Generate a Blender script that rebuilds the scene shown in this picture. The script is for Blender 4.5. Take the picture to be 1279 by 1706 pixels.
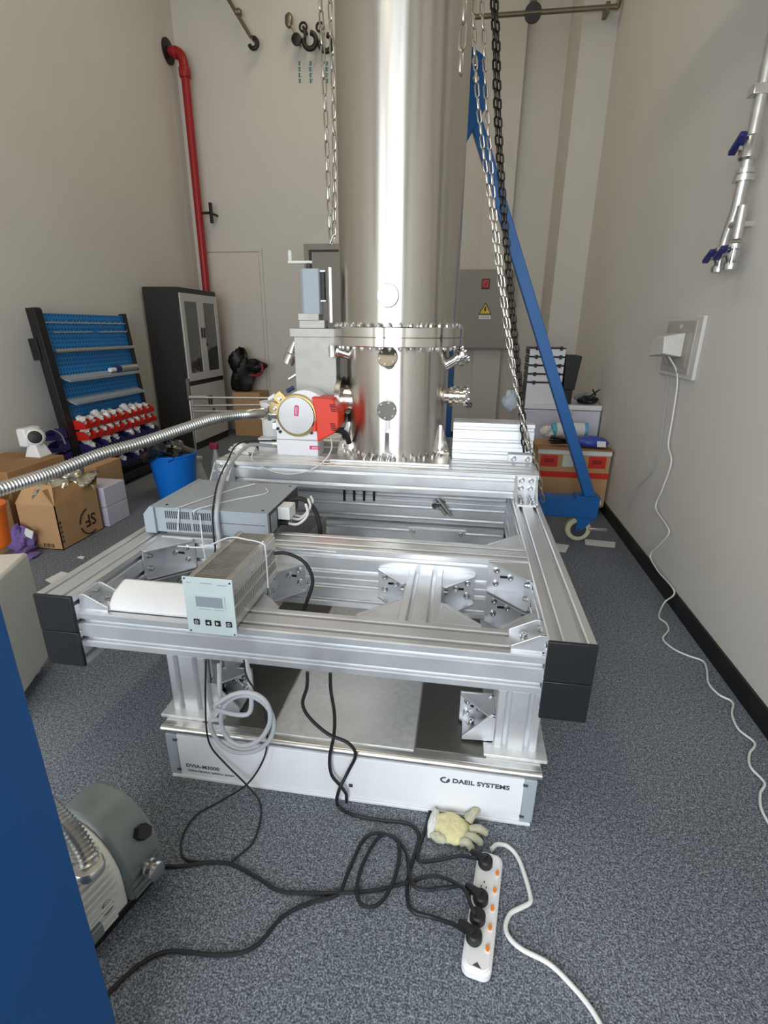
import bpy, bmesh, math, random
from mathutils import Vector, Matrix
random.seed(7)
for o in list(bpy.data.objects): bpy.data.objects.remove(o)
SC = bpy.context.scene
COL = SC.collection
PI = math.pi
# ------------------------------------------------------------------ camera
H = 1.5
F_PX = 854.0
YAW, PITCH, ROLL = 0.1487, 0.34468, 0.00995
def cam_axes():
    cy, sy, cp, sp = math.cos(YAW), math.sin(YAW), math.cos(PITCH), math.sin(PITCH)
    f = Vector((-sy*cp, cy*cp, -sp)); r = Vector((cy, sy, 0)); u = r.cross(f)
    c, s = math.cos(ROLL), math.sin(ROLL)
    return r*c + u*s, u*c - r*s, f
CR, CU, CF = cam_axes()
cd = bpy.data.cameras.new('camera'); cam = bpy.data.objects.new('camera', cd); COL.objects.link(cam)
cd.sensor_fit = 'HORIZONTAL'; cd.sensor_width = 36.0; cd.lens = 36.0*F_PX/1279.0
cd.clip_start = 0.02
cam.matrix_world = Matrix(((CR.x, CU.x, -CF.x, 0), (CR.y, CU.y, -CF.y, 0), (CR.z, CU.z, -CF.z, H), (0, 0, 0, 1)))
SC.camera = cam
def at(px, py, z=None, Y=None, X=None):
    """world point seen at a photo pixel, on a plane of known height / depth / side"""
    d = CR*((px-639.5)/F_PX) - CU*((py-853.0)/F_PX) + CF
    if z is not None: t = (z-H)/d.z
    elif Y is not None: t = Y/d.y
    else: t = X/d.x
    return Vector((0, 0, H)) + d*t
# ------------------------------------------------------------------ world, light, exposure
w = bpy.data.worlds.new('world'); SC.world = w; w.use_nodes = True
w.node_tree.nodes['Background'].inputs[0].default_value = (0.80, 0.88, 1.0, 1)
w.node_tree.nodes['Background'].inputs[1].default_value = 1.0
def area(name, loc, rot, sx, sy, power, col):
    l = bpy.data.lights.new(name, 'AREA'); l.shape = 'RECTANGLE'; l.size = sx; l.size_y = sy
    l.energy = power; l.color = col
    o = bpy.data.objects.new(name, l); COL.objects.link(o); o.location = loc; o.rotation_euler = rot
    return o
# daylight entering by the two windows of the wall behind the camera, and the LED strips under the ceiling
area('window_daylight', (-0.55, -2.2, 1.75), (PI/2, 0, 0), 2.3, 3.1, 215, (0.88, 0.945, 1.0))
area('window_daylight_side', (-2.75, -2.2, 1.75), (PI/2, 0, 0), 1.3, 3.1, 95, (0.88, 0.945, 1.0))
area('led_strip_light', (-1.6, 1.3, 5.9), (0, 0, 0), 0.3, 3.6, 44, (1.0, 0.90, 0.70))
area('led_strip_light_far', (-1.6, 5.2, 5.9), (0, 0, 0), 0.3, 2.8, 34, (1.0, 0.90, 0.70))
SC.view_settings.view_transform = 'Standard'; SC.view_settings.look = 'None'
SC.view_settings.gamma = 1.0; SC.view_settings.use_curve_mapping = False
SC.view_settings.exposure = -0.33
# ------------------------------------------------------------------ materials
def lin(c): return tuple(((v/255.0)/12.92 if v/255.0 <= 0.04045 else ((v/255.0+0.055)/1.055)**2.4) for v in c)
MATS = {}
def mat(name, rgb, rough=0.5, metal=0.0, var=0.0, scale=20.0, stretch=(1, 1, 1), rvar=0.0, bump=0.0, alpha=None, trans=0.0, coat=0.0, emit=None):
    if name in MATS: return MATS[name]
    m = bpy.data.materials.new(name); m.use_nodes = True; nt = m.node_tree; b = nt.nodes['Principled BSDF']
    c = lin(rgb) + (1,)
    b.inputs['Base Color'].default_value = c; b.inputs['Roughness'].default_value = rough; b.inputs['Metallic'].default_value = metal
    b.inputs['Transmission Weight'].default_value = trans; b.inputs['Coat Weight'].default_value = coat
    if alpha is not None: b.inputs['Alpha'].default_value = alpha
    if emit: b.inputs['Emission Color'].default_value = c; b.inputs['Emission Strength'].default_value = emit
    tc = nt.nodes.new('ShaderNodeTexCoord'); mp = nt.nodes.new('ShaderNodeMapping'); mp.inputs['Scale'].default_value = stretch
    nz = nt.nodes.new('ShaderNodeTexNoise'); nz.inputs['Scale'].default_value = scale; nz.inputs['Detail'].default_value = 4
    nt.links.new(tc.outputs['Object'], mp.inputs[0]); nt.links.new(mp.outputs[0], nz.inputs['Vector'])
    v = max(var, 0.015)
    r = nt.nodes.new('ShaderNodeValToRGB'); r.color_ramp.elements[0].position = 0.3; r.color_ramp.elements[1].position = 0.7
    r.color_ramp.elements[0].color = tuple(x*(1-v) for x in c[:3]) + (1,); r.color_ramp.elements[1].color = tuple(min(1, x*(1+v)) for x in c[:3]) + (1,)
    nt.links.new(nz.outputs[0], r.inputs[0]); nt.links.new(r.outputs[0], b.inputs['Base Color'])
    if rvar:
        mr = nt.nodes.new('ShaderNodeMapRange'); mr.inputs[1].default_value = 0.3; mr.inputs[2].default_value = 0.7
        mr.inputs[3].default_value = max(0.02, rough-rvar); mr.inputs[4].default_value = rough+rvar
        nt.links.new(nz.outputs[0], mr.inputs[0]); nt.links.new(mr.outputs[0], b.inputs['Roughness'])
    if bump:
        bp = nt.nodes.new('ShaderNodeBump'); bp.inputs['Strength'].default_value = bump; bp.inputs['Distance'].default_value = 0.002
        nt.links.new(nz.outputs[0], bp.inputs['Height']); nt.links.new(bp.outputs[0], b.inputs['Normal'])
    MATS[name] = m
    return m
def carpet_mat():
    m = mat('grey_carpet', (92, 98, 108), 0.95)
    nt = m.node_tree; b = nt.nodes['Principled BSDF']; tc = [n for n in nt.nodes if n.type == 'TEX_COORD'][0]
    n1 = nt.nodes.new('ShaderNodeTexNoise'); n1.inputs['Scale'].default_value = 210; n1.inputs['Detail'].default_value = 3
    n2 = nt.nodes.new('ShaderNodeTexNoise'); n2.inputs['Scale'].default_value = 75; n2.inputs['Detail'].default_value = 2
    n3 = nt.nodes.new('ShaderNodeTexNoise'); n3.inputs['Scale'].default_value = 1.3
    for n in (n1, n2, n3): nt.links.new(tc.outputs['Object'], n.inputs['Vector'])
    a = nt.nodes.new('ShaderNodeMath'); a.operation = 'MULTIPLY_ADD'; a.inputs[1].default_value = 0.35
    nt.links.new(n2.outputs[0], a.inputs[0]); nt.links.new(n1.outputs[0], a.inputs[2])
    a2 = nt.nodes.new('ShaderNodeMath'); a2.operation = 'MULTIPLY_ADD'; a2.inputs[1].default_value = 0.12
    nt.links.new(n3.outputs[0], a2.inputs[0]); nt.links.new(a.outputs[0], a2.inputs[2])
    r = nt.nodes.new('ShaderNodeValToRGB'); e = r.color_ramp.elements
    e[0].position = 0.50; e[0].color = lin((44, 48, 54)) + (1,); e[1].position = 0.96; e[1].color = lin((168, 174, 184)) + (1,)
    k = e.new(0.70); k.color = lin((92, 98, 107)) + (1,)
    nt.links.new(a2.outputs[0], r.inputs[0]); nt.links.new(r.outputs[0], b.inputs['Base Color'])
    bp = nt.nodes.new('ShaderNodeBump'); bp.inputs['Strength'].default_value = 0.5; bp.inputs['Distance'].default_value = 0.004
    nt.links.new(n1.outputs[0], bp.inputs['Height']); nt.links.new(bp.outputs[0], b.inputs['Normal'])
    return m
def peg_mat():
    m = mat('blue_pegboard', (18, 118, 186), 0.45)
    nt = m.node_tree; b = nt.nodes['Principled BSDF']; tc = [n for n in nt.nodes if n.type == 'TEX_COORD'][0]
    s = nt.nodes.new('ShaderNodeSeparateXYZ'); nt.links.new(tc.outputs['Object'], s.inputs[0])
    def cell(out):
        a = nt.nodes.new('ShaderNodeMath'); a.operation = 'DIVIDE'; a.inputs[1].default_value = 0.038; nt.links.new(out, a.inputs[0])
        f = nt.nodes.new('ShaderNodeMath'); f.operation = 'FRACT'; nt.links.new(a.outputs[0], f.inputs[0])
        g = nt.nodes.new('ShaderNodeMath'); g.operation = 'SUBTRACT'; g.inputs[1].default_value = 0.5; nt.links.new(f.outputs[0], g.inputs[0])
        h = nt.nodes.new('ShaderNodeMath'); h.operation = 'ABSOLUTE'; nt.links.new(g.outputs[0], h.inputs[0]); return h.outputs[0]
    mx = nt.nodes.new('ShaderNodeMath'); mx.operation = 'MAXIMUM'; nt.links.new(cell(s.outputs[1]), mx.inputs[0]); nt.links.new(cell(s.outputs[2]), mx.inputs[1])
    lt = nt.nodes.new('ShaderNodeMath'); lt.operation = 'LESS_THAN'; lt.inputs[1].default_value = 0.17; nt.links.new(mx.outputs[0], lt.inputs[0])
    mixc = nt.nodes.new('ShaderNodeMix'); mixc.data_type = 'RGBA'
    mixc.inputs[6].default_value = lin((18, 118, 186)) + (1,); mixc.inputs[7].default_value = lin((6, 34, 62)) + (1,)
    nt.links.new(lt.outputs[0], mixc.inputs[0]); nt.links.new(mixc.outputs[2], b.inputs['Base Color'])
    return m
WALL = mat('wall_paint', (211, 206, 198), 0.85, var=0.02, scale=2)
CEIL = mat('ceiling_paint', (200, 190, 166), 0.9)
CARPET = carpet_mat()
BLACKB = mat('black_baseboard', (16, 16, 17), 0.4)
ALU = mat('anodised_aluminium', (226, 228, 231), 0.36, 0.72, var=0.04, scale=6, rvar=0.06)
ALUD = mat('bracket_aluminium', (218, 220, 224), 0.40, 0.70, var=0.04, scale=9, rvar=0.07)
STEEL = mat('stainless_steel', (214, 209, 202), 0.33, 1.0, var=0.08, scale=9, stretch=(2.2, 2.2, 0.12), rvar=0.05, bump=0.05)
def aniso(m, a):
    nt = m.node_tree; b = nt.nodes['Principled BSDF']; b.inputs['Anisotropic'].default_value = a; b.inputs['Anisotropic Rotation'].default_value = 0.25
    t = nt.nodes.new('ShaderNodeTangent'); t.direction_type = 'RADIAL'; t.axis = 'Z'; nt.links.new(t.outputs[0], b.inputs['Tangent'])
aniso(STEEL, 0.9)
CHMB = mat('chamber_steel', (226, 221, 215), 0.27, 1.0, var=0.08, scale=8, stretch=(2.4, 2.4, 0.15), rvar=0.06, bump=0.10)
aniso(CHMB, 0.85)
SPUN = mat('spun_disc', (176, 175, 174), 0.36, 0.9, var=0.05, scale=5)
VALVE = mat('brushed_valve_body', (168, 166, 160), 0.52, 0.55, var=0.03, rvar=0.05)
FLST = mat('flange_steel', (170, 165, 158), 0.30, 1.0, var=0.03)
POLISH = mat('polished_steel', (234, 230, 224), 0.12, 1.0, var=0.05, scale=7, stretch=(2.2, 2.2, 0.15), rvar=0.07, bump=0.12)
SATIN = mat('satin_steel', (215, 214, 210), 0.32, 0.9, var=0.04, rvar=0.06)
CHROME = mat('chrome', (205, 205, 204), 0.25, 1.0)
HOSE = mat('hose_steel', (186, 185, 182), 0.33, 1.0)
GALV = mat('galvanised_sheet', (222, 223, 222), 0.45, 0.5, var=0.10, scale=45, rvar=0.1)
DARKST = mat('dark_steel_plate', (104, 102, 96), 0.42, 0.6, var=0.06, scale=4)
CHAIN = mat('chain_steel', (190, 184, 174), 0.3, 1.0)
CHAIND = mat('black_chain', (58, 54, 50), 0.38, 0.9)
BLUE = mat('blue_paint', (10, 92, 160), 0.42, var=0.03)
BLUED = mat('blue_panel_paint', (2, 72, 132), 0.5, var=0.03, scale=4)
RED = mat('red_pipe_paint', (158, 26, 32), 0.4, var=0.05)
BLACK = mat('black_plastic', (20, 20, 21), 0.5)
CAPB = mat('black_end_cap', (26, 27, 29), 0.42)
RUB = mat('black_rubber', (24, 25, 28), 0.55)
WHITE = mat('white_plastic', (235, 235, 236), 0.4)
WHITEP = mat('white_powder_coat', (236, 237, 240), 0.45)
OFFW = mat('off_white_enamel', (214, 216, 206), 0.5, var=0.02)
CABG = mat('charcoal_cabinet', (38, 37, 36), 0.5)
DOORW = mat('light_grey_door', (196, 195, 192), 0.45)
GLASSD = mat('cabinet_glass', (70, 74, 68), 0.08, 0.0, var=0.25, scale=3, coat=0.5)
ELEC = mat('grey_electric_box', (150, 147, 138), 0.5)
INST = mat('instrument_grey', (160, 168, 176), 0.5)
INSTD = mat('instrument_dark', (58, 60, 64), 0.6)
PANEL = mat('pale_green_panel', (205, 219, 218), 0.45)
LCD = mat('grey_lcd', (150, 160, 168), 0.25)
CARD = mat('cardboard', (190, 150, 108), 0.85, var=0.06, scale=8)
CARDD = mat('cardboard_inside', (158, 120, 82), 0.9, var=0.06, scale=8)
INK = mat('dark_print', (48, 32, 24), 0.8)
GREYT = mat('grey_print', (72, 74, 80), 0.7)
FOIL = mat('silver_foil', (222, 220, 205), 0.22, 0.9, var=0.1, scale=14, bump=0.6)
BINB = mat('bright_blue_bin', (10, 118, 220), 0.35)
BAGB = mat('black_bag', (18, 18, 20), 0.22, coat=0.6, bump=0.8, scale=18)
CLEARBAG = mat('clear_bag', (226, 224, 222), 0.25, var=0.12, scale=30, bump=0.7, coat=0.4)
REDBIN = mat('red_bin', (214, 40, 28), 0.4)
PURPLE = mat('indigo_bin', (52, 42, 104), 0.45)
LILAC = mat('purple_cloth', (120, 96, 158), 0.8, var=0.15)
ORANGE = mat('orange_plastic', (228, 108, 24), 0.5)
REDCOV = mat('red_orange_cover', (228, 58, 28), 0.42)
GOLD = mat('gold_anodised', (198, 176, 122), 0.35, 0.6)
MAGENTA = mat('magenta_label', (214, 48, 112), 0.5)
GRCAB = mat('grey_cable', (180, 183, 188), 0.5)
WHCAB = mat('white_cable', (226, 226, 224), 0.5)
STRAP = mat('clear_strap', (230, 232, 235), 0.25, coat=0.4)
PUMPG = mat('grey_green_pump', (122, 132, 132), 0.4, var=0.04)
PUMPW = mat('white_pump_casting', (224, 224, 218), 0.45)
YEL = mat('yellow_sign', (236, 200, 40), 0.5)
NEON = mat('orange_switch', (238, 138, 50), 0.3)
GLOVE = mat('knit_glove', (220, 212, 164), 0.95, var=0.12, scale=60, bump=0.6)
GLOVEG = mat('glove_grey', (186, 184, 160), 0.95, var=0.15, scale=50, bump=0.6)
GLOVEW = mat('glove_cuff', (226, 226, 220), 0.9)
PAPER = mat('paper', (226, 226, 224), 0.8)
TEAL = mat('teal_print', (70, 150, 148), 0.7)
DOORB = mat('beige_door', (212, 205, 196), 0.7)
CREAM = mat('cream_wheel', (212, 204, 170), 0.5)
BLUEV = mat('navy_valve_handle', (30, 36, 96), 0.4)
VIOLBL = mat('blue_helmet', (58, 84, 178), 0.35)
LAV = mat('lavender_box', (206, 206, 222), 0.5)
CYAN = mat('cyan_wrap', (96, 176, 204), 0.35)
MAROON = mat('maroon_plastic', (140, 34, 60), 0.5)
SMOKE = mat('brown_metal_pipe', (130, 122, 104), 0.4, 0.7)
# ------------------------------------------------------------------ mesh helpers
I4 = Matrix.Identity(4)
class MB:
    def __init__(s, M=None): s.v = []; s.f = []; s.M = M or I4
    def add(s, vs, fs):
        n = len(s.v); s.v += [tuple(s.M @ Vector(p)) for p in vs]; s.f += [tuple(i+n for i in f) for f in fs]; return s
    def box(s, a, b):
        (x0, y0, z0), (x1, y1, z1) = a, b
        return s.add([(x0, y0, z0), (x1, y0, z0), (x1, y1, z0), (x0, y1, z0), (x0, y0, z1), (x1, y0, z1), (x1, y1, z1), (x0, y1, z1)],
                     [(0, 3, 2, 1), (4, 5, 6, 7), (0, 1, 5, 4), (1, 2, 6, 5), (2, 3, 7, 6), (3, 0, 4, 7)])
    def cbox(s, c, d): return s.box([c[i]-d[i]/2 for i in range(3)], [c[i]+d[i]/2 for i in range(3)])
    def hexa(s, p8): return s.add(p8, [(0, 3, 2, 1), (4, 5, 6, 7), (0, 1, 5, 4), (1, 2, 6, 5), (2, 3, 7, 6), (3, 0, 4, 7)])
    def prism(s, poly, d0, d1, ax='z'):
        def m(a, b, d): return {'z': (a, b, d), 'y': (a, d, b), 'x': (d, a, b)}[ax]
        n = len(poly); vs = [m(a, b, d0) for a, b in poly] + [m(a, b, d1) for a, b in poly]
        fs = [tuple(range(n))[::-1], tuple(range(n, 2*n))] + [(i, (i+1) % n, n+(i+1) % n, n+i) for i in range(n)]
        return s.add(vs, fs)
    def tube(s, pts, r, n=10, closed=False, cap=True):
        P = [Vector(p) for p in pts]; m = len(P); R = r if isinstance(r, (list, tuple)) else [r]*m
        T = []
        for i in range(m):
            a = P[(i-1) % m] if (closed or i > 0) else P[i]; b = P[(i+1) % m] if (closed or i < m-1) else P[i]
            t = (b-a); T.append(t.normalized() if t.length > 1e-9 else Vector((0, 0, 1)))
        u = T[0].orthogonal().normalized(); vs = []; fs = []
        for i in range(m):
            u = (u - T[i]*u.dot(T[i])); u = u.normalized() if u.length > 1e-6 else T[i].orthogonal().normalized()
            w2 = T[i].cross(u)
            for k in range(n):
                a = 2*PI*k/n; vs.append(tuple(P[i] + (u*math.cos(a) + w2*math.sin(a))*R[i]))
        for i in range(m if closed else m-1):
            j = (i+1) % m
            for k in range(n): fs.append((i*n+k, i*n+(k+1) % n, j*n+(k+1) % n, j*n+k))
        if not closed and cap: fs += [tuple(range(n))[::-1], tuple(range((m-1)*n, m*n))]
        return s.add(vs, fs)
    def cyl(s, p0, p1, r, n=24, r1=None): return s.tube([p0, p1], [r, r if r1 is None else r1], n)
    def lathe(s, c, prof, n=48, ax=(0, 0, 1)):
        ax = Vector(ax).normalized(); u = ax.orthogonal().normalized(); w2 = ax.cross(u); c = Vector(c); vs = []; fs = []
        for (r, h) in prof:
            for k in range(n):
                a = 2*PI*k/n; vs.append(tuple(c + ax*h + (u*math.cos(a) + w2*math.sin(a))*r))
        m = len(prof)
        for i in range(m-1):
            for k in range(n): fs.append((i*n+k, i*n+(k+1) % n, (i+1)*n+(k+1) % n, (i+1)*n+k))
        fs += [tuple(range(n))[::-1], tuple(range((m-1)*n, m*n))]
        return s.add(vs, fs)
    def torus(s, c, R, r, ax=(0, 0, 1), n=32, k=10, a0=0, a1=2*PI):
        ax = Vector(ax).normalized(); u = ax.orthogonal().normalized(); w2 = ax.cross(u); c = Vector(c)
        full = abs(a1-a0-2*PI) < 1e-6; m = n if full else n+1
        return s.tube([c + (u*math.cos(a0+(a1-a0)*i/n) + w2*math.sin(a0+(a1-a0)*i/n))*R for i in range(m)], r, k, closed=full)
    def blob(s, c, d, seed=0, rough=0.25, n=14, flat=None):
        rnd = random.Random(seed); ph = [(rnd.uniform(0, 6.3), rnd.uniform(1.5, 5), rnd.uniform(1.5, 5)) for _ in range(7)]
        vs = []; fs = []; m = n
        for i in range(m+1):
            th = PI*i/m
            for k in range(2*n):
                a = PI*k/n; q = 1.0
                for (p, f1, f2) in ph: q += rough/3*math.sin(p + f1*math.cos(a)*2 + f2*th*1.3 + math.sin(a)*f1)
                z = math.cos(th)*q
                if flat is not None: z = max(z, flat)
                vs.append((c[0]+d[0]/2*q*math.sin(th)*math.cos(a), c[1]+d[1]/2*q*math.sin(th)*math.sin(a), c[2]+d[2]/2*z))
        for i in range(m):
            for k in range(2*n): fs.append((i*2*n+k, i*2*n+(k+1) % (2*n), (i+1)*2*n+(k+1) % (2*n), (i+1)*2*n+k))
        return s.add(vs, fs)
    def mesh(s, name, m, smooth=True, ang=35):
        me = bpy.data.meshes.new(name); me.from_pydata(s.v, [], s.f)
        bm = bmesh.new(); bm.from_mesh(me); bmesh.ops.remove_doubles(bm, verts=bm.verts, dist=1e-6)
        bmesh.ops.recalc_face_normals(bm, faces=bm.faces); bm.to_mesh(me); bm.free()
        me.materials.append(m)
        if smooth:
            for p in me.polygons: p.use_smooth = True
            me.set_sharp_from_angle(angle=math.radians(ang))
        return me
    def build(s, name, m, parent=None, bevel=0, label=None, smooth=True, kind=None, ang=35):
        return link(name, s.mesh(name, m, smooth, ang), parent, bevel, label, kind)
def link(name, me, parent=None, bevel=0, label=None, kind=None, seg=2):
    o = bpy.data.objects.new(name, me); COL.objects.link(o)
    if parent is not None:
        o.parent = parent; o.matrix_parent_inverse = world_of(parent).inverted()
    if bevel:
        b = o.modifiers.new('bevel', 'BEVEL'); b.width = bevel; b.segments = seg; b.limit_method = 'ANGLE'; b.angle_limit = math.radians(40)
    if label: o['label'] = label
    if kind: o['kind'] = kind
    return o
WM = {}
def world_of(o):
    return WM.get(o.name, Matrix.Identity(4))
def thing(name, label, cat, loc=(0, 0, 0), group=None):
    o = bpy.data.objects.new(name, None); COL.objects.link(o); o.location = loc; o.empty_display_size = 0.05
    WM[o.name] = Matrix.Translation(Vector(loc)); o['label'] = label; o['category'] = cat
    if group: o['group'] = group
    return o
def tag(o, label, cat, group=None):
    o['label'] = label; o['category'] = cat
    if group: o['group'] = group
    return o
def struct(o): o['kind'] = 'structure'; return o
def inst(name, me, M, parent):
    """copy of a shared mesh, placed by a world matrix"""
    o = bpy.data.objects.new(name, me); COL.objects.link(o); o.matrix_basis = M
    if parent is not None:
        o.parent = parent; o.matrix_parent_inverse = world_of(parent).inverted()
    return o
def spline(pts, n=8, closed=False):
    P = [Vector(p) for p in pts]; m = len(P); out = []
    for i in range(m if closed else m-1):
        p0 = P[(i-1) % m] if (closed or i > 0) else P[0]*2-P[1]
        p1 = P[i]; p2 = P[(i+1) % m]; p3 = P[(i+2) % m] if (closed or i < m-2) else P[-1]*2-P[-2]
        for k in range(n):
            t = k/n; out.append(0.5*((2*p1) + (p2-p0)*t + (2*p0-5*p1+4*p2-p3)*t*t + (3*p1-p0-3*p2+p3)*t**3))
    if not closed: out.append(P[-1])
    return out
def resample(pts, step):
    out = [pts[0].copy()]; acc = 0
    for a, b in zip(pts[:-1], pts[1:]):
        L = (b-a).length
        if L < 1e-9: continue
        while acc + L >= step:
            t = (step-acc)/L; a = a.lerp(b, t); out.append(a.copy()); L = (b-a).length; acc = 0
        acc += L
    return out
def frame_mat(o, x, y, z):
    x, y, z = Vector(x).normalized(), Vector(y).normalized(), Vector(z).normalized()
    return Matrix(((x.x, y.x, z.x, o[0]), (x.y, y.y, z.y, o[1]), (x.z, y.z, z.z, o[2]), (0, 0, 0, 1)))
def text(body, size, m, M, parent, name='lettering', ext=0.0006, bold=0.0, label=None, align='LEFT', wx=1.0):
    cu = bpy.data.curves.new('t', 'FONT'); cu.body = body; cu.size = size; cu.extrude = ext; cu.offset = bold; cu.align_x = align; cu.resolution_u = 3
    t = bpy.data.objects.new('t', cu); COL.objects.link(t)
    dg = bpy.context.evaluated_depsgraph_get(); me = bpy.data.meshes.new_from_object(t.evaluated_get(dg))
    bpy.data.objects.remove(t); bpy.data.curves.remove(cu); me.name = name
    me.transform(M @ Matrix.Diagonal((wx, 1, 1, 1))); me.materials.clear(); me.materials.append(m)
    return link(name, me, parent, label=label)
def sx(p0, p1, p2, p3): return [p0, p1, p2, p3]

# ================================================================== SETTING
XL, XR, YB, YF, ZC = -3.8, 1.265, 7.45, -2.1, 6.0
struct(MB().box((XL-.1, YF-.1, -.1), (XR+.1, YB+.1, 0)).build('floor', CARPET, smooth=False))
struct(MB().box((XL-.1, YF-.1, ZC), (XR+.1, YB+.1, ZC+.1)).build('ceiling', CEIL, smooth=False))
struct(MB().box((XL-.1, YF-.1, 0), (XL, YB+.1, ZC)).build('wall_left', WALL, smooth=False))
struct(MB().box((XR, YF-.1, 0), (XR+.1, YB+.1, ZC)).build('wall_right', WALL, smooth=False))
struct(MB().box((XL, YB, 0), (XR, YB+.1, ZC)).build('wall_back', WALL, smooth=False))
m = MB()
m.box((XL, YF-.1, 0), (XR, YF, .2)).box((XL, YF-.1, 3.3), (XR, YF, ZC))
m.box((XL, YF-.1, .2), (-3.4, YF, 3.3)).box((-2.1, YF-.1, .2), (-1.7, YF, 3.3)).box((.6, YF-.1, .2), (XR, YF, 3.3))
struct(m.build('wall_rear', WALL, smooth=False))
for i, (x0, x1) in enumerate(((-1.7, .6), (-3.4, -2.1))):
    m = MB(); nm = 3 if i == 0 else 2
    for k in range(nm+1):
        x = x0 + (x1-x0-.05)*k/nm; m.box((x, YF-.07, .2), (x+.05, YF-.03, 3.3))
    for z in (.2, 2.2, 3.25): m.box((x0, YF-.07, z), (x1, YF-.03, z+.05))
    struct(m.build('window_%d' % (i+1), OFFW, smooth=False))
struct(MB().box((XR-.012, YF, 0), (XR, 6.55, .1)).build('baseboard_right', BLACKB, smooth=False))
struct(MB().box((XL, YF, 0), (XL+.012, YB, .1)).build('baseboard_left', BLACKB, smooth=False))
struct(MB().box((-2.8, YB-.012, 0), (.93, YB, .1)).build('baseboard_back', BLACKB, smooth=False))
struct(MB().box((.93, 6.55, 0), (XR, YB, ZC)).build('trim_1', WALL, smooth=False))           # column in the far right corner
struct(MB().box((.10, YB-.10, 0), (.46, YB, ZC)).build('trim_2', WALL, smooth=False))          # shallow pilaster behind the tower
d = thing('door_1', '', '', (-3.28, YB, 0)); del d['label']; del d['category']; d['kind'] = 'structure'
MB().box((-3.68, YB-.014, 0), (-2.885, YB-.002, 2.46)).build('door_leaf', DOORB, d, .004)
MB().box((-3.73, YB-.022, 0), (-3.685, YB-.002, 2.51)).box((-2.88, YB-.022, 0), (-2.835, YB-.002, 2.51)).box((-3.685, YB-.022, 2.465), (-2.88, YB-.002, 2.51)).build('door_frame', DOORB, d, .003)
MB().cyl((-2.95, YB-.014, 1.0), (-2.95, YB-.06, 1.0), .012, 12).cyl((-2.95, YB-.06, 1.0), (-3.06, YB-.06, 1.0), .01, 12).build('door_handle', SATIN, d)

# ================================================================== ALUMINIUM FRAME
P = 0.137
def slot_section(w_, h_):
    g, dp, lp, ch = .007, .02, .004, .004
    def edge(L):
        out = [(ch, 0)]
        for k in range(int(round(2*L/P))):
            p = P/4 + k*P/2
            out += [(p-g-lp, 0), (p-g, lp), (p-g, dp), (p+g, dp), (p+g, lp), (p+g+lp, 0)]
            if k % 2 == 1 and k < int(round(2*L/P))-1:
                out += [(p+P/4-.003, 0), (p+P/4, .003), (p+P/4+.003, 0)]
        out.append((L-ch, 0)); return out
    poly = []
    poly += [(a, b) for a, b in edge(w_)]
    poly += [(w_-b, a) for a, b in edge(h_)]
    poly += [(w_-a, h_-b) for a, b in edge(w_)]
    poly += [(b, h_-a) for a, b in edge(h_)]
    return poly
def beam(name, a, b, ax, parent, label=None):
    """slotted extrusion filling the box a-b along the axis ax"""
    if ax == 'x': pl = [(a[1]+u, a[2]+v) for u, v in slot_section(b[1]-a[1], b[2]-a[2])]; m = MB().prism(pl, a[0], b[0], 'x')
    elif ax == 'y': pl = [(a[0]+u, a[2]+v) for u, v in slot_section(b[0]-a[0], b[2]-a[2])]; m = MB().prism(pl, a[1], b[1], 'y')
    else: pl = [(a[0]+u, a[1]+v) for u, v in slot_section(b[0]-a[0], b[1]-a[1])]; m = MB().prism(pl, a[2], b[2], 'z')
    return m.build(name, ALU, parent, smooth=False, label=label)
FR = thing('extrusion_frame', 'slotted silver aluminium extrusion frame carrying the steel tower, standing on the white platform', 'frame', (-.48, 2.4, .23))
ZT = .653; ZB = ZT-2*P; ZS = ZT-P/2; ZU = ZT+P
xR0, xR1 = .287, .287+P; xL1, xL0 = -1.244, -1.244-P
YE = 3.60
beam('side_beam', (xR0, 1.335, ZB), (xR1, YE, ZT), 'y', FR)
beam('side_beam', (xL0, 1.335, ZB), (xL1, YE, ZT), 'y', FR)
beam('front_beam', (xL1, 1.345, ZS-P), (xR0, 1.345+P, ZS), 'x', FR)
beam('cross_beam', (xL1, 1.868, ZB), (xR0, 1.868+P, ZT), 'x', FR)
beam('cross_beam', (xL1, 2.93, ZB), (xR0, 2.93+P, ZT), 'x', FR)
beam('cross_beam', (-.80, 2.90, .236), (xR0, 2.90+P, .236+P), 'x', FR)
beam('rear_beam', (xL1, YE-P, ZB), (xR0, YE, ZT), 'x', FR)
yc0, yc1 = 1.345+P, 1.868
for xc in (-.105, -.80): beam('link_beam', (xc-P/2, yc0, ZS-P), (xc+P/2, yc1, ZS), 'y', FR)
beam('upper_beam', (xL0+.02, 2.65, ZT), (xR1-.012, 2.65+2*P, ZU), 'x', FR)
beam('upper_beam', (xL0+.02, 3.28, ZT), (xR1-.012, 3.28+2*P, ZU), 'x', FR)
beam('stacked_beam', (-.045, 2.935, ZU-.06), (xR1-.02, 2.935+P, ZU-.06+2*P), 'x', FR)
for sx_ in (-.945, .162):
    for y0 in (1.345, YE-P): beam('leg', (sx_, y0, .228), (sx_+P, y0+P, ZS-P if y0 < 2 else ZB), 'z', FR)
    m = MB().box((sx_-.03, 1.31, .216), (sx_+P+.03, 1.345+P+.08, .228)); m.build('foot_plate', GALV, FR, .002)
    m = MB().box((sx_-.03, YE-P-.06, .216), (sx_+P+.03, YE+.0, .228)); m.build('foot_plate', GALV, FR, .002)
for x0 in (xL0, xR0):
    for z0 in (ZB, ZB+P):
        MB().box((x0-.001, 1.323, z0+.0008), (x0+P+.001, 1.335, z0+P-.0008)).build('end_cap', CAPB, FR, .0025, label='black plastic end cap')
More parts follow.
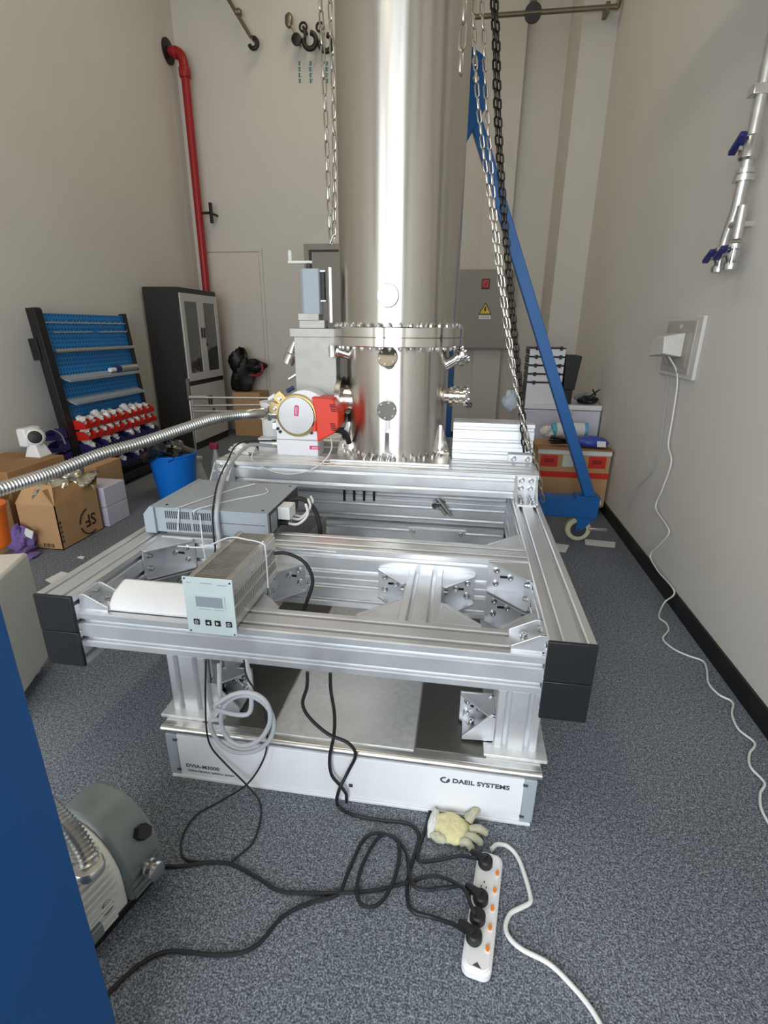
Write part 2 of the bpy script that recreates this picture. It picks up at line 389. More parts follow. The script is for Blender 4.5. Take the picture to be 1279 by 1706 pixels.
BOLT = MB().lathe((0, 0, 0), [(.0125, 0), (.0125, .004), (.0095, .005), (.0095, .013), (.008, .015), (.0045, .015), (.0045, .010)], 10).mesh('bolt', CHROME)
def bolt(p, n, parent, s=1.0):
    n = Vector(n).normalized(); u = n.orthogonal()
    M = frame_mat(p, u, n.cross(u), n) @ Matrix.Scale(s, 4)
    return inst('bolt', BOLT, M, parent)
def bracket(o, u, v, w_, s, h, parent, t=.008, webs=(0, 1), slots=True, sv=None, bolts=True):
    """right-angle bracket in the corner o: plates along u and v, height h along w_, triangular webs"""
    sv = sv or s; M = frame_mat(o, u, v, w_); mb = MB(M)
    mb.box((0, 0, 0), (s, t, h)).box((0, 0, 0), (t, sv, h))
    for k in webs:
        z0 = 0 if k == 0 else h-.006
        mb.prism([(0, 0), (s, 0), (s, .02), (.02, sv), (0, sv)], z0, z0+.006)
    b = mb.build('bracket', ALUD, parent, .0012, smooth=False)
    if bolts:
        for (a, c) in ((s*.78, h*.72), (s*.78, h*.28), (s*.42, h*.5)):
            bolt(M @ Vector((a, t, c)), v, b)
        for (a, c) in ((sv*.78, h*.72), (sv*.78, h*.28)):
            bolt(M @ Vector((t, a, c)), u, b)
    if slots:
        MB(M).box((s*.5, t, h*.46), (s*.68, t+.0012, h*.54)).build('slot', BLACK, b)
    return b
X_, Y_, Z_ = Vector((1, 0, 0)), Vector((0, 1, 0)), Vector((0, 0, 1))
# corners of the openings between front beam, link beams, cross beam
yF, yM = yc0, yc1
z1 = ZS-P+.004
S1 = .125; h1 = P-.008
for xc in (-.105, -.80):
    for sgn in (-1, 1):
        xe = xc + sgn*P/2
        bracket((xe, yM, z1), X_*sgn, -Y_, Z_, S1, h1, FR)
        bracket((xe, yF, z1), X_*sgn, Y_, Z_, .14, h1, FR, bolts=False, slots=False)
for z0 in (ZB+.005, ZB+P+.003):
    bracket((xR0, yM, z0), -X_, -Y_, Z_, .15, P-.008, FR)
    bracket((xL1, yM, z0), X_, -Y_, Z_, .15, P-.008, FR)
bracket((xR0, yF, z1), -X_, Y_, Z_, .12, h1, FR, bolts=False, slots=False)
bracket((xL1, yF, z1), X_, Y_, Z_, .12, h1, FR, bolts=False, slots=False)
# low brackets on top of the front beam against the side beams
for x0, dr in ((xR0, -X_), (xL1, X_)):
    b = bracket((x0, 1.36, ZS), dr, Z_, Y_, .10, .095, FR, sv=.062, slots=False, bolts=False)
    for yy in (1.385, 1.43):
        bolt((x0+dr.x*.055, yy, ZS+.008), Z_, b)
        bolt((x0+dr.x*.008, yy, ZS+.04), dr, b, .8)
# rear side of the cross beam
for z0 in (ZB+P+.003,):
    bracket((xR0, 1.868+P, z0), -X_, Y_, Z_, .15, P-.006, FR, bolts=False, slots=False)
    bracket((xL1, 1.868+P, z0), X_, Y_, Z_, .15, P-.006, FR, bolts=False, slots=False)
# angle brackets holding the upper beam on the side beams
for x0 in (xR0+.006, xL0+.018):
    M = frame_mat((x0, 2.65, ZT), X_, -Y_, Z_); mb = MB(M); W = P-.026
    mb.box((0, 0, 0), (W, .01, P-.008)).box((0, 0, 0), (W, .115, .01))
    for a in (0, W-.008): mb.prism([(0, 0), (.115, 0), (.115, .018), (.018, P-.008), (0, P-.008)], a, a+.008, 'x')
    b = mb.build('angle_bracket', ALUD, FR, .0012, smooth=False)
    for a in (.032, W-.032):
        for c in (.11, .068): bolt(M @ Vector((a, .01, c)), -Y_, b, 1.15)
        for c in (.04, .085): bolt(M @ Vector((a, c, .01)), Z_, b, 1.15)
# plate with bolts between upper and stacked beam, and the brackets by the legs
mb = MB().box((.27, 2.905, ZU), (xR1-.02, 2.935, ZU+.045)); b = mb.build('joint_plate', ALUD, FR, .001)
for a in (.30, .375): bolt((a, 2.905, ZU+.024), -Y_, b, 1.2)
for sx_, dr in ((.162, -1), (-.945+P, 1)):
    bracket((sx_, 1.345+P-.01, .228), X_*dr, -Y_, Z_, .11, .105, FR)
    M = frame_mat((sx_, 1.46, .228), X_*dr, Z_, -Y_); mb = MB(M)
    mb.prism([(0, 0), (.1, 0), (.1, .012), (.012, .11), (0, .11)], 0, .008).prism([(0, 0), (.1, 0), (.1, .012), (.012, .11), (0, .11)], .09, .098).box((0, 0, 0), (.1, .008, .098)).box((0, 0, 0), (.008, .11, .098))
    b = mb.build('bracket', ALUD, FR, .001, smooth=False)
    for a, c in ((.03, .03), (.07, .03), (.05, .07)): bolt(M @ Vector((a, .008, c)), Z_, b)
    for a, c in ((.05, .03), (.08, .07)): bolt(M @ Vector((.008, a, c)), X_*dr, b)
# toggle lever under the upper beam and small plate on the inner cross beam
p = at(738, 845, Y=2.90)
MB().cyl(p+Vector((-.03, 0, .05)), p+Vector((.05, 0, -.05)), .011, 12).cyl(p+Vector((-.055, .005, .04)), p+Vector((.02, .005, -.05)), .011, 12).cyl(p+Vector((-.055, -.02, .01)), p+Vector((.0, .04, .02)), .018, 12).build('toggle_lever', CHROME, FR)
p0 = at(680, 880, Y=2.885); p1 = at(775, 905, Y=2.885)
for k in range(4):
    p = at(573+k*16.5, 822, Y=2.922); MB().box((p.x-.007, 2.924, p.z-.05), (p.x+.007, 2.932, p.z+.03)).build('slot', BLACK, FR)
b = MB().prism([(p0.x, p0.z), (p1.x, p0.z), (p1.x-.03, p1.z), (p0.x+.03, p1.z)], 2.885, 2.90, 'y').build('joint_plate', ALUD, FR, .001)
for a in (.03, -.03): bolt((p0.x+.03 if a > 0 else p1.x-.03, 2.885, p0.z-.02), -Y_, b)

# ================================================================== WHITE PLATFORM
PF = thing('isolation_platform', 'low white active vibration isolation platform with dark lettering under the aluminium frame', 'platform', (-.32, 2.4, 0))
bx0, bx1, by0, by1 = -.948, .305, 1.268, 3.62
MB().box((bx0+.01, by0+.012, 0.004), (bx1-.01, by1, .196)).build('body', WHITEP, PF, .004)
MB().box((bx0+.045, by0+.002, .012), (bx1-.045, by0+.012, .184)).build('front_panel', WHITEP, PF, .002)
MB().box((bx0+.012, by0-.004, .0), (bx1-.012, by0+.012, .012)).build('bottom_rail', WHITEP, PF, .002)
for a, c in ((bx0+.006, bx0+.045), (bx1-.045, bx1-.006)):
    b = MB().box((a, by0+.0, .012), (c, by0+.012, .186)).build('corner_post', INST, PF, .004)
    for zz in (.035, .165): MB().cbox(((c-.004 if a < 0 else a+.004), by0-.001, zz), (.014, .004, .008)).build('screw', GREYT, b)
MB().tube([(bx0-.004, by0+.008, .204), (bx1+.004, by0+.008, .204)], .013, 14).build('front_edge_rail', SATIN, PF)
MB().box((bx0-.004, by0+.008, .192), (bx1+.004, by1, .216)).build('top_plate', SATIN, PF, .003, label='satin stainless steel top plate')
MB().box((-.567, by0+.03, .216), (-.09, by1-.2, .220)).build('galvanised_sheet', GALV, PF, .001)
for a, c in ((-.82, -.575), (-.085, .14)): MB().box((a, by0+.04, .216), (c, by1-.2, .2195)).build('dark_plate', DARKST, PF, .001, label='dark steel plate')
MF = frame_mat((0, by0+.001, 0), X_, Z_, -Y_)
def ftext(px, py, body, size, bold=0, wx=1.0, ext=.0006):
    q = at(px, py, Y=by0+.001); return text(body, size, GREYT, frame_mat((q.x, by0+.0015, q.z), X_, Z_, -Y_), PF, ext=ext, bold=bold, wx=wx)
ftext(310, 1277, 'DVIA-M3000', .020, .0003, 1.15)
ftext(313, 1284, 'Active vibration isolation system', .0125, 0, 1.05)
ftext(753, 1304, 'DAEIL SYSTEMS', .0235, .0007, 1.12)
q = at(741, 1300, Y=by0+.0)
M = frame_mat((q.x, by0+.0015, q.z), X_, Z_, -Y_)
MB(M @ Matrix.Diagonal((1.35, 1, 1, 1))).torus((0, 0, 0), .0095, .0024, (0, 0, 1), 24, 6, .6, 2*PI-.1).build('logo', GREYT, PF)
MB(M).prism([(.006, -.006), (.015, -.006), (.012, .002), (.004, -.001)], -.001, .001).build('logo', GREYT, PF)
q = at(584, 1309, Y=by0)
for k in range(3): MB().cbox((q.x, by0+.001, q.z-.005+k*.005), (.013, .002, .003)).build('stamp', GREYT, PF)

# ================================================================== STEEL TOWER
CX, CY = -.392, 3.10
TW = thing('vacuum_chamber', 'tall polished stainless steel vacuum tower with bolted flange standing on the frame', 'vacuum chamber', (CX, CY, ZU))
zf0, zfm, zf1 = 1.405, 1.452, 1.505
def ring(r, z0, z1_, c=.004): return [(r-c, z0), (r, z0+c), (r, z1_-c), (r-c, z1_)]
MB().lathe((CX, CY, 0), [(.298, ZU+.015), (.298, zf0+.01)], 96).build('lower_chamber', CHMB, TW)
MB().lathe((CX, CY, 0), [(.332, zf1-.01), (.332, 3.6)], 96).build('upper_cylinder', STEEL, TW)
MB().lathe((CX, CY, 0), ring(.373, zf0, zfm), 96).build('lower_flange', POLISH, TW)
MB().lathe((CX, CY, 0), ring(.373, zfm+.002, zf1), 96).build('upper_flange', POLISH, TW)
MB().box((CX-.33, 2.735, ZU), (CX+.34, 3.45, ZU+.015)).build('base_plate', SATIN, TW, .002)
NB = 40
HEAD = MB().lathe((0, 0, 0), [(.012, 0), (.012, .012), (.010, .014)], 6).cyl((0, 0, .012), (0, 0, .02), .006, 8).mesh('bolt', CHROME)
for k in range(NB):
    a = 2*PI*k/NB; c, s = math.cos(a), math.sin(a)
    inst('bolt', HEAD, Matrix.Translation((CX+.353*c, CY+.353*s, zf1)), TW)
    inst('bolt', HEAD, Matrix.Translation((CX+.345*c, CY+.345*s, zf0)) @ Matrix.Rotation(PI, 4, 'X'), TW)
def port(p, n, r, L, fl=None, thick=.018, nb=6, m=SATIN, neck=None, blank=True):
    """blank flange on a short neck"""
    n = Vector(n).normalized(); fl = fl or r*1.35; p = Vector(p)
    u = n.orthogonal().normalized(); w2 = n.cross(u)
    o = MB().lathe(p, [(fl-.002, 0), (fl, .002), (fl, thick-.002), (fl-.002, thick)], 32, n).build('blank_flange', m, TW)
    MB().cyl(p-n*L, p+n*.001, r, 28).build('port_neck', POLISH, o)
    for k in range(nb):
        a = 2*PI*(k+.5)/nb; b = p + n*thick + (u*math.cos(a)+w2*math.sin(a))*fl*.8
        M = frame_mat(b, u, w2, n) @ Matrix.Scale(.5, 4); inst('bolt', HEAD, M, o)
    return o
def on_cyl(px, py, R):
    d = at(px, py, Y=1.0) - Vector((0, 0, H)); a = d.x**2+d.y**2; b = -2*(d.x*CX+d.y*CY); c = CX**2+CY**2-R*R
    t = (-b-math.sqrt(b*b-4*a*c))/(2*a); return Vector((0, 0, H)) + d*t
for px, py, R, up, fr, L in ((648, 493, .332, 0, .055, .05), (648, 603, .298, .55, .054, .10), (647, 680, .298, -.12, .053, .05)):
    p = on_cyl(px, py, R); n = Vector((p.x-CX, p.y-CY, 0)).normalized(); n = (n + Z_*up).normalized()
    port(p + n*(.03 if up == 0 else .045), n, .034, L, fr, .014, m=FLST)
p = on_cyl(646, 735, .298)
MB(frame_mat((p.x, p.y-.004, p.z), X_, -Y_, Z_)).box((-.011, 0, -.055), (.011, .03, .055)).build('support_bar', POLISH, TW, .002)
# side ports right: flanged adapter and angled port; left neck toward the gate valve
q = Vector((CX+.30, CY-.05, 1.135)); n = Vector((1, -.18, 0)).normalized()
o = port(q + n*.10, n, .045, .14, .062, .018, 8, POLISH)
MB().lathe(q + n*.02, [(.06, 0), (.062, .002), (.062, .018), (.06, .02)], 28, n).lathe(q+n*.055, [(.056, 0), (.056, .02)], 28, n).build('flange', POLISH, o)
MB().cbox(q+n*.13+Vector((0, -.02, -.045)), (.03, .03, .025)).build('clamp_knob', BLACK, o, .003)
q = Vector((CX+.285, CY-.06, 1.305)); n = Vector((1, -.15, .62)).normalized()
o = port(q + n*.105, n, .030, .13, .05, .02, 6, POLISH)
MB().lathe(q+n*.07, [(.048, 0), (.05, .002), (.05, .018), (.048, .02)], 26, n).build('flange', POLISH, o)
q = Vector((CX-.30, CY-.10, 1.10)); n = Vector((-1, .0, 0)).normalized()
o = port(q + n*.0, n, .085, .12, .135, .03, 12, FLST)
q = Vector((CX-.275, CY-.12, 1.36)); n = Vector((-1, -.2, .3)).normalized()
port(q+n*.05, n, .03, .12, .045, .015, 6, POLISH)
# stiffening gussets and bolts at the foot
for a in (-.42, -2.72, -1.0):
    c, s = math.cos(a), math.sin(a)
    if a == -1.0: continue
    M = frame_mat((CX, CY, ZU+.015), (c, s, 0), (0, 0, 1), (s, -c, 0))
    mb = MB(M).prism([(.29, 0), (.365, 0), (.365, .02), (.31, .17), (.29, .17)], -.006, .006)
    mb.build('gusset', POLISH, TW)
    MB(M).box((.29, 0, -.035), (.375, .01, .035)).build('gusset_foot', POLISH, TW)
for k in range(14):
    a = -PI*(.12+.76*k/13); p = Vector((CX+.325*math.cos(a), CY+.325*math.sin(a), ZU+.015))
    inst('bolt', HEAD, Matrix.Translation(p), TW)
for x in (CX-.14, CX-.10, CX-.06, CX+.0): MB().cyl((x, 2.765, ZU+.015), (x+.012, 2.765, ZU+.045), .009, 10).build('clamp_stud', CHROME, TW)
MB().cyl((CX-.352, CY-.17, zf1+.02), (CX-.352, CY-.17, 1.80), .011, 10).build('guide_rod', SATIN, TW)
MB().cyl((CX-.352, CY-.17, zf0-.06), (CX-.352, CY-.17, zf0), .018, 10).build('guide_rod', SATIN, TW)

# ================================================================== GATE VALVE + TURBO PUMP
gy = 2.975
GV = thing('gate_valve', 'satin grey gate valve with a white hand crank on top, left of the steel tower', 'valve', (-.83, gy, 1.0))
def qx(px, py, Y): return at(px, py, Y=Y)
a = qx(489, 560, gy); b = qx(561, 655, gy)
MB().box((a.x, gy, 1.02), (b.x, gy+.10, a.z)).build('valve_body', VALVE, GV, .003)
a2 = qx(483, 547, gy); b2 = qx(558, 562, gy)
MB().box((a2.x, gy-.012, b2.z), (b2.x, gy+.112, a2.z)).build('bonnet_flange', VALVE, GV, .002)
c1 = qx(497, 533, gy); c2 = qx(540, 547, gy); MB().box((c1.x, gy+.01, c2.z), (c2.x, gy+.09, c1.z)).build('yoke', VALVE, GV, .002)
c1 = qx(496, 522, gy); c2 = qx(531, 534, gy); MB().box((c1.x, gy+.0, c2.z), (c2.x, gy+.095, c1.z)).build('yoke_flange', VALVE, GV, .002)
c1 = qx(497, 447, gy); c2 = qx(532, 524, gy); act = MB().prism([(c1.x+.02, gy+.005), (c2.x, gy+.005), (c2.x+.012, gy+.05), (c2.x, gy+.095), (c1.x+.02, gy+.095), (c1.x, gy+.075), (c1.x, gy+.025)], c2.z, c1.z).build('actuator', INST, GV, .004)
c3 = qx(535, 452, gy); c4 = qx(540, 500, gy); MB().box((c2.x+.008, gy+.02, c4.z), (c2.x+.028, gy+.05, c3.z)).build('position_scale', BLACK, act, .002)
MB().box((c2.x+.006, gy+.015, c4.z-.006), (c2.x+.034, gy+.055, c4.z)).box((c2.x+.006, gy+.015, c3.z), (c2.x+.034, gy+.055, c3.z+.006)).build('scale_bracket', SATIN, act)
cm = (c1+c2)/2; xm = cm.x-.01; zt = c1.z
hc = MB().cyl((xm, gy+.05, zt-.002), (xm, gy+.05, zt+.03), .014, 14).build('crank_hub', INSTD, GV)
e = qx(479, 438, gy)
MB().box((e.x-.012, gy+.037, zt+.028), (xm+.022, gy+.063, zt+.042)).build('crank_arm', OFFW, GV, .003)
MB().lathe((e.x, gy+.05, zt+.04), [(.009, 0), (.011, .004), (.012, .045), (.008, .055)], 16).build('crank_knob', OFFW, GV)
# crinkled side pieces on the left of the valve body
MB().tube([(a.x+.0, gy+.05, 1.44), (a.x-.035, gy+.05, 1.36)], [.012, .03], 12).build('side_port', POLISH, GV)
MB().cyl((a.x-.03, gy+.04, 1.35), (a.x-.055, gy+.04, 1.30), .034, 18).build('side_flange', POLISH, GV)
MB().cyl((a.x-.0, gy+.03, 1.24), (a.x-.05, gy+.03, 1.21), .011, 10).build('side_fitting', CHROME, GV)

py_ = 2.83
TP = thing('turbo_pump', 'white turbo pump with a round silver disc and red-orange cover on the frame', 'pump', (-.93, py_, ZU))
bl = at(459, 752, z=ZU); k_ = py_
a = qx(462, 757, k_); b = qx(530, 760, k_); xl, xr = a.x, b.x
zmid = qx(495, 733, k_).z
MB().box((xl, py_, ZU), (xr, py_+.13, zmid-.002)).build('base_box', WHITEP, TP, .003)
zc = qx(495, 692, k_).z; xc = qx(495, 692, k_).x; rr = qx(525, 692, k_).x-xc
ta = qx(506, 650, k_); pts = [(xl, zmid), (xr, zmid), (xr, zc-.03)] + [(ta.x+.142*math.cos(t), zc+(ta.z-zc)*math.sin(t)) for t in [PI*(-.04+1.08*i/16) for i in range(17)]] + [(xl, zc-.03)]
MB().prism(pts, py_+.005, py_+.14, 'y').build('pump_body', WHITEP, TP, .004)
MB().lathe((xc, py_+.006, zc), [(rr*1.15, 0), (rr*1.15, .012), (rr*1.03, .02), (rr*1.0, .02)], 48, (0, -1, 0)).build('gold_ring', GOLD, TP, label='pale gold ring')
dsc = MB().lathe((xc, py_+.0, zc), [(rr, 0), (rr, .018), (rr*.97, .021)], 48, (0, -1, 0)).build('disc', SPUN, TP, label='spun aluminium disc')
pm = [(-.012, -.05), (.008, -.05), (.03*.7, .03), (.018, .045), (.004, .047), (-.004, .035)]
Mi = frame_mat((xc, py_-.0215, zc), X_, Z_, -Y_)
MB(Mi @ Matrix.Rotation(-.12, 4, 'Z')).prism([(-.013, 0), (.013, 0), (.013, .052), (.007, .060), (-.007, .060), (-.013, .052)], 0, .0012).build('mark', MAGENTA, dsc)
for s_ in (-.004, .004): MB(Mi @ Matrix.Rotation(-.12, 4, 'Z')).box((s_-.0012, .006, .0012), (s_+.0012, .052, .002)).build('mark_line', WHITEP, dsc)
for k in (0, 1):
    t = 2.35+.5*k; c = Vector((xc+math.cos(t)*rr*1.25, py_-.004, zc+math.sin(t)*rr*1.25))
    MB(frame_mat(c, (math.cos(t), 0, math.sin(t)), (-math.sin(t), 0, math.cos(t)), (0, -1, 0))).prism([(-.025, -.03), (.03, -.03), (.034, .0), (.03, .03), (-.025, .03)], -.012, .008).build('gold_clamp', GOLD, TP, .002)
    bolt(c+Vector((0, -.008, 0)), -Y_, TP)
for px, py in ((463, 714), (467, 719), (519, 721)):
    q = qx(px, py, py_+.004); MB().cyl((q.x, py_+.006, q.z), (q.x, py_-.003, q.z), .009, 14).build('plug', BLACK, TP)
# cover shell
c0 = qx(520, 661, py_-.03); c1 = qx(556, 664, py_-.03); c2 = qx(566, 690, py_-.02); c3 = qx(556, 722, py_-.03); c4 = qx(530, 735, py_-.03); c5 = qx(527, 690, py_-.03)
pl = [(c0.x, c0.z), (c1.x, c1.z), (c2.x, c2.z), (c2.x-.004, c2.z-.07), (c3.x, c3.z), (c4.x, c4.z), (c5.x, c5.z)]
cv = MB().prism(pl, py_-.05, py_+.10, 'y').build('cover', REDCOV, TP, .006, label='red-orange plastic cover')
for zz in (.055, -.05):
    for k in range(5): MB().cbox((c1.x-.006+.004*k*.5, py_-.051, c2.z+zz-k*.009), (.028, .003, .004)).build('print', INK, cv)
q = qx(523, 710, py_-.012); MB().cbox((q.x, py_-.004, q.z), (.026, .02, .06)).build('red_latch', REDCOV, TP, .003)
q = qx(525, 746, py_); lb = MB().cbox((q.x-.004, py_-.0008, q.z), (.058, .0016, .022)).build('label_plate', MAGENTA, TP)
for k in (0, 1): MB().cbox((q.x-.002, py_-.002, q.z-.005+k*.008), (.036, .001, .003)).build('print', WHITEP, lb)
# inlet manifold on the pump's left side
mx = xl
man = MB().lathe((mx+.005, py_+.05, zc-.005), [(.028, 0), (.028, .05), (.04, .052), (.04, .062), (.024, .064), (.024, .10)], 24, (-1, 0, 0)).build('inlet_manifold', CHROME, TP)
MB().box((mx-.03, py_+.02, zc-.09), (mx+.0, py_+.10, zc-.05)).build('terminal_block', SATIN, TP, .002)
MB().cyl((mx-.05, py_+.06, ZU+.055), (mx+.005, py_+.06, ZU+.055), .026, 16).build('connector', SATIN, TP)
for dz in (.03, .055): MB().box((mx-.05, py_+.02, zc+dz), (mx+.005, py_+.06, zc+dz+.012)).build('fitting', CHROME, TP, .002)
MB().tube([(mx+.01, py_, zc+.11), (mx-.03, py_, zc+.085)], .012, 10).build('fitting', WHITEP, TP)
q = qx(484, 649, py_); MB().cyl((q.x-.02, py_, q.z-.01), (q.x+.02, py_, q.z+.012), .012, 12).build('knob', BLUEV, TP)
q = qx(575, 740, 2.88); MB().tube(spline([(c3.x, py_+.03, c3.z+.01), (q.x, py_+.06, q.z+.06), (q.x+.015, py_+.09, q.z)], 6), .016, 10).build('black_hose', RUB, TP)

# corrugated hose
def atd(px, py, dep): return Vector((0, 0, H)) + (CR*((px-639.5)/F_PX) - CU*((py-853.0)/F_PX) + CF)*dep
HP = spline([atd(-110, 858, 1.78), atd(-50, 834, 1.85), atd(0, 815, 1.92), atd(85, 788, 2.08), atd(170, 756, 2.24), atd(240, 736, 2.37), atd(300, 716, 2.50), atd(360, 697, 2.64), atd(412, 690, 2.76), (xl-.085, py_+.05, zc-.005)], 16)
HS = resample(HP, .0031)
HO = thing('corrugated_hose', 'flexible corrugated stainless steel vacuum hose sweeping left from the white turbo pump', 'hose', tuple(HS[len(HS)//2]))
MB().tube(HS, [.0238+.0036*math.cos(i*PI/2) for i in range(len(HS))], 18).build('hose', HOSE, HO, smooth=True, ang=60)
e1, e0 = HS[-1], HS[-8]; dr = (e1-e0).normalized()
MB().lathe(e1-dr*.03, [(.030, 0), (.034, .004), (.034, .026), (.030, .03)], 24, dr).build('end_fitting', SATIN, HO)

# ================================================================== GREY INSTRUMENT
IN = thing('rack_instrument', 'grey rack instrument with vent slots lying on the aluminium cross beam', 'instrument', (-1.02, 2.05, ZT))
ix0, ix1, iy0, iy1, iz0, iz1 = -1.268, -.768, 1.885, 2.30, ZT+.012, .775
MB().box((ix0, iy0, iz0), (ix1, iy1, iz1)).build('case', INST, IN, .002)
MB().box((ix0-.002, iy0-.004, iz1), (ix1+.002, iy1+.002, iz1+.003)).build('lid', INST, IN, .001)
MB().prism([(ix0-.05, iz0-.005), (ix0, iz0-.005), (ix0, iz1+.006), (ix0-.018, iz1+.006), (ix0-.05, iz1-.03)], iy0-.012, iy1+.01, 'y').build('front_bezel', INST, IN, .003)
vs = MB(); vd = MB()
for r_ in range(2):
    for k in range(22):
        if 12 <= k <= 12: continue
        x = ix0+.045 + k*.0095; vs.box((x, iy0-.0012, iz0+.012+r_*.052), (x+.005, iy0+.001, iz0+.045+r_*.052))
vs.build('vent_slots', INSTD, IN, kind='stuff')
MB().box((ix0+.255, iy0-.0008, iz0+.056), (ix1-.01, iy0+.0005, iz0+.058)).build('case_seam', INSTD, IN)
for x, y in ((ix1-.03, iy0+.03), (ix1-.03, iy1-.03), (ix0+.04, iy0+.03)): MB().cyl((x, y, iz1+.003), (x, y, iz1+.005), .006, 10).build('screw', BLACK, IN)
rp = MB().box((ix1, iy0+.02, iz0+.006), (ix1+.003, iy1-.02, iz1-.004)).build('rear_panel', INSTD, IN)
for k in range(5): MB().box((ix1+.002, iy0+.03+k*.014, iz0+.015), (ix1+.005, iy0+.037+k*.014, iz1-.015)).build('fin', INST, rp)
MB().box((ix1+.0, iy0+.115, iz0+.045), (ix1+.055, iy0+.20, iz0+.10)).build('connector_box', WHITE, IN, .003)
for k in range(3): MB().cyl((ix1, iy0+.13+k*.05, iz0+.025), (ix1+.04, iy0+.13+k*.05, iz0+.025), .011, 12).build('connector', CHROME if k else BLACK, IN)
MB().tube(spline([(ix1+.01, iy0+.24, iz0+.09), (ix1+.07, iy0+.25, iz0+.10), (ix1+.13, iy0+.235, iz0+.06), (ix1+.16, iy0+.21, iz0-.01), (ix1+.165, iy0+.20, iz0-.10)], 8), .010, 10).build('black_lead', RUB, IN)
for k, (dy, dz) in enumerate(((.14, .02), (.18, .03), (.22, .03))):
    MB().tube(spline([(ix1+.035, iy0+dy, iz0+dz), (ix1+.08, iy0+dy+.01, iz0+dz-.004), (ix1+.115, iy0+dy+.04, iz0+dz+.03+.01*k), (ix1+.10, iy0+dy+.07, iz0+dz+.07)], 6), .006, 8).build('white_lead', WHCAB, IN)

# ================================================================== CONTROLLER
CT = thing('display_controller', 'ribbed silver controller box with pale green display front panel on the front beam', 'controller', (-.75, 1.5, ZS))
cx0, cx1, cz0, cz1, cy0, cy1 = -.828, -.664, .572, .772, 1.318, 1.72
MB().box((cx0, cy0-.004, cz0), (cx1, cy0, cz1)).build('front_panel', PANEL, CT, .001)
body = MB().box((cx0+.008, cy0, ZS+.004), (cx1-.012, cy1, cz1-.022)).build('body', SATIN, CT, .003)
fin = MB()
for k in range(40): fin.box((cx0+.022, cy0+.012+k*.0098, cz1-.022), (cx1-.034, cy0+.0165+k*.0098, cz1-.014))
fin.build('heatsink_fins', SATIN, CT, kind='stuff')
for x in (cx0+.009, cx1-.032): MB().box((x, cy0+.002, cz1-.024), (x+.018, cy1, cz1-.008)).build('edge_rail', SATIN, CT, .002)
for zz in (.03, .075, .12): MB().box((cx1-.0125, cy0+.012, ZS+zz), (cx1-.009, cy1-.01, ZS+zz+.006)).build('side_rib', SATIN, CT, .001)
gr = MB()
for k in range(26): gr.box((cx1-.0125, cy0+.018+k*.0145, ZS+.04), (cx1-.0112, cy0+.026+k*.0145, ZS+.072)).box((cx1-.0125, cy0+.018+k*.0145, ZS+.085), (cx1-.0112, cy0+.026+k*.0145, ZS+.117))
gr.build('side_grille', mat('grille_grey', (150, 148, 140), .5, .6), CT, kind='stuff')
def pan(u, v): return (cx0+(cx1-cx0)*u, cz1-(cz1-cz0)*v)
y_ = cy0-.004
def pbox(u0, v0, u1, v1, m, name, d=.0015, parent=CT):
    a = pan(u0, v0); b = pan(u1, v1); return MB().box((a[0], y_-d, b[1]), (b[0], y_, a[1])).build(name, m, parent)
fp = pbox(.20, .30, .82, .52, PANEL, 'screen_frame', .003)
pbox(.24, .32, .78, .50, LCD, 'screen', .0036)
for u in (.14, .38, .57, .80):
    bt = pbox(u, .74, u+.115, .835, BLACK, 'button', .0025); c = pan(u+.0575, .7875); Mb = frame_mat((c[0], y_-.0026, c[1]), X_, Z_, -Y_)
    if u == .38: MB(Mb).prism([(-.005, 0), (.004, .0055), (.004, -.0055)], 0, .0006).build('symbol', WHITE, bt)
    elif u == .57: MB(Mb).prism([(.005, 0), (-.004, .0055), (-.004, -.0055)], 0, .0006).build('symbol', WHITE, bt)
    else:
        MB(Mb).torus((0, 0, 0), .0055, .0008, (0, 0, 1), 20, 6).build('symbol', WHITE, bt)
        MB(Mb).box((-.0008 if u > .5 else -.003, -.004 if u > .5 else -.0008, 0), (.0008 if u > .5 else .003, .004 if u > .5 else .0008, .0006)).build('symbol', WHITE, bt)
for u, v in ((.05, .03), (.95, .06), (.05, .96), (.95, .97)): 
    c = pan(u, v); MB().cyl((c[0], y_-.002, c[1]), (c[0], y_, c[1]), .003, 10).build('screw', GREYT, CT)
for u0, v0, u1, v1 in ((.36, .085, .60, .10), (.70, .10, .90, .115), (.28, .545, .52, .555), (.60, .545, .78, .555), (.07, .09, .17, .105)):
    pbox(u0, v0, u1, v1, INST, 'printed_line', .0004)
# white rolled sheet beside the controller
wq = MB()
x0, x1 = -1.155, -.835
sec = [(1.365, ZS+.001), (1.50, ZS+.001), (1.505, ZS+.03), (1.495, ZS+.062), (1.47, ZS+.07), (1.41, ZS+.05), (1.375, ZS+.02)]
wq.prism(sec, x0, x1, 'x')
tag(wq.build('white_foam_block', WHITE, None, .012), 'blank white foam block lying on the front beam left of the controller', 'foam block')

# ================================================================== CABLES
def cable(name, pts, r, m, label, cat='cable', n=8, seg=8):
    o = MB().tube(spline(pts, seg), r, n).build(name, m, None); return tag(o, label, cat)
yH = 1.245
def fl(*pp, z=.006): return [at(x, y, z=z) for x, y in pp]
def hang(*pp, Y=yH): return [at(x, y, Y=Y) for x, y in pp]
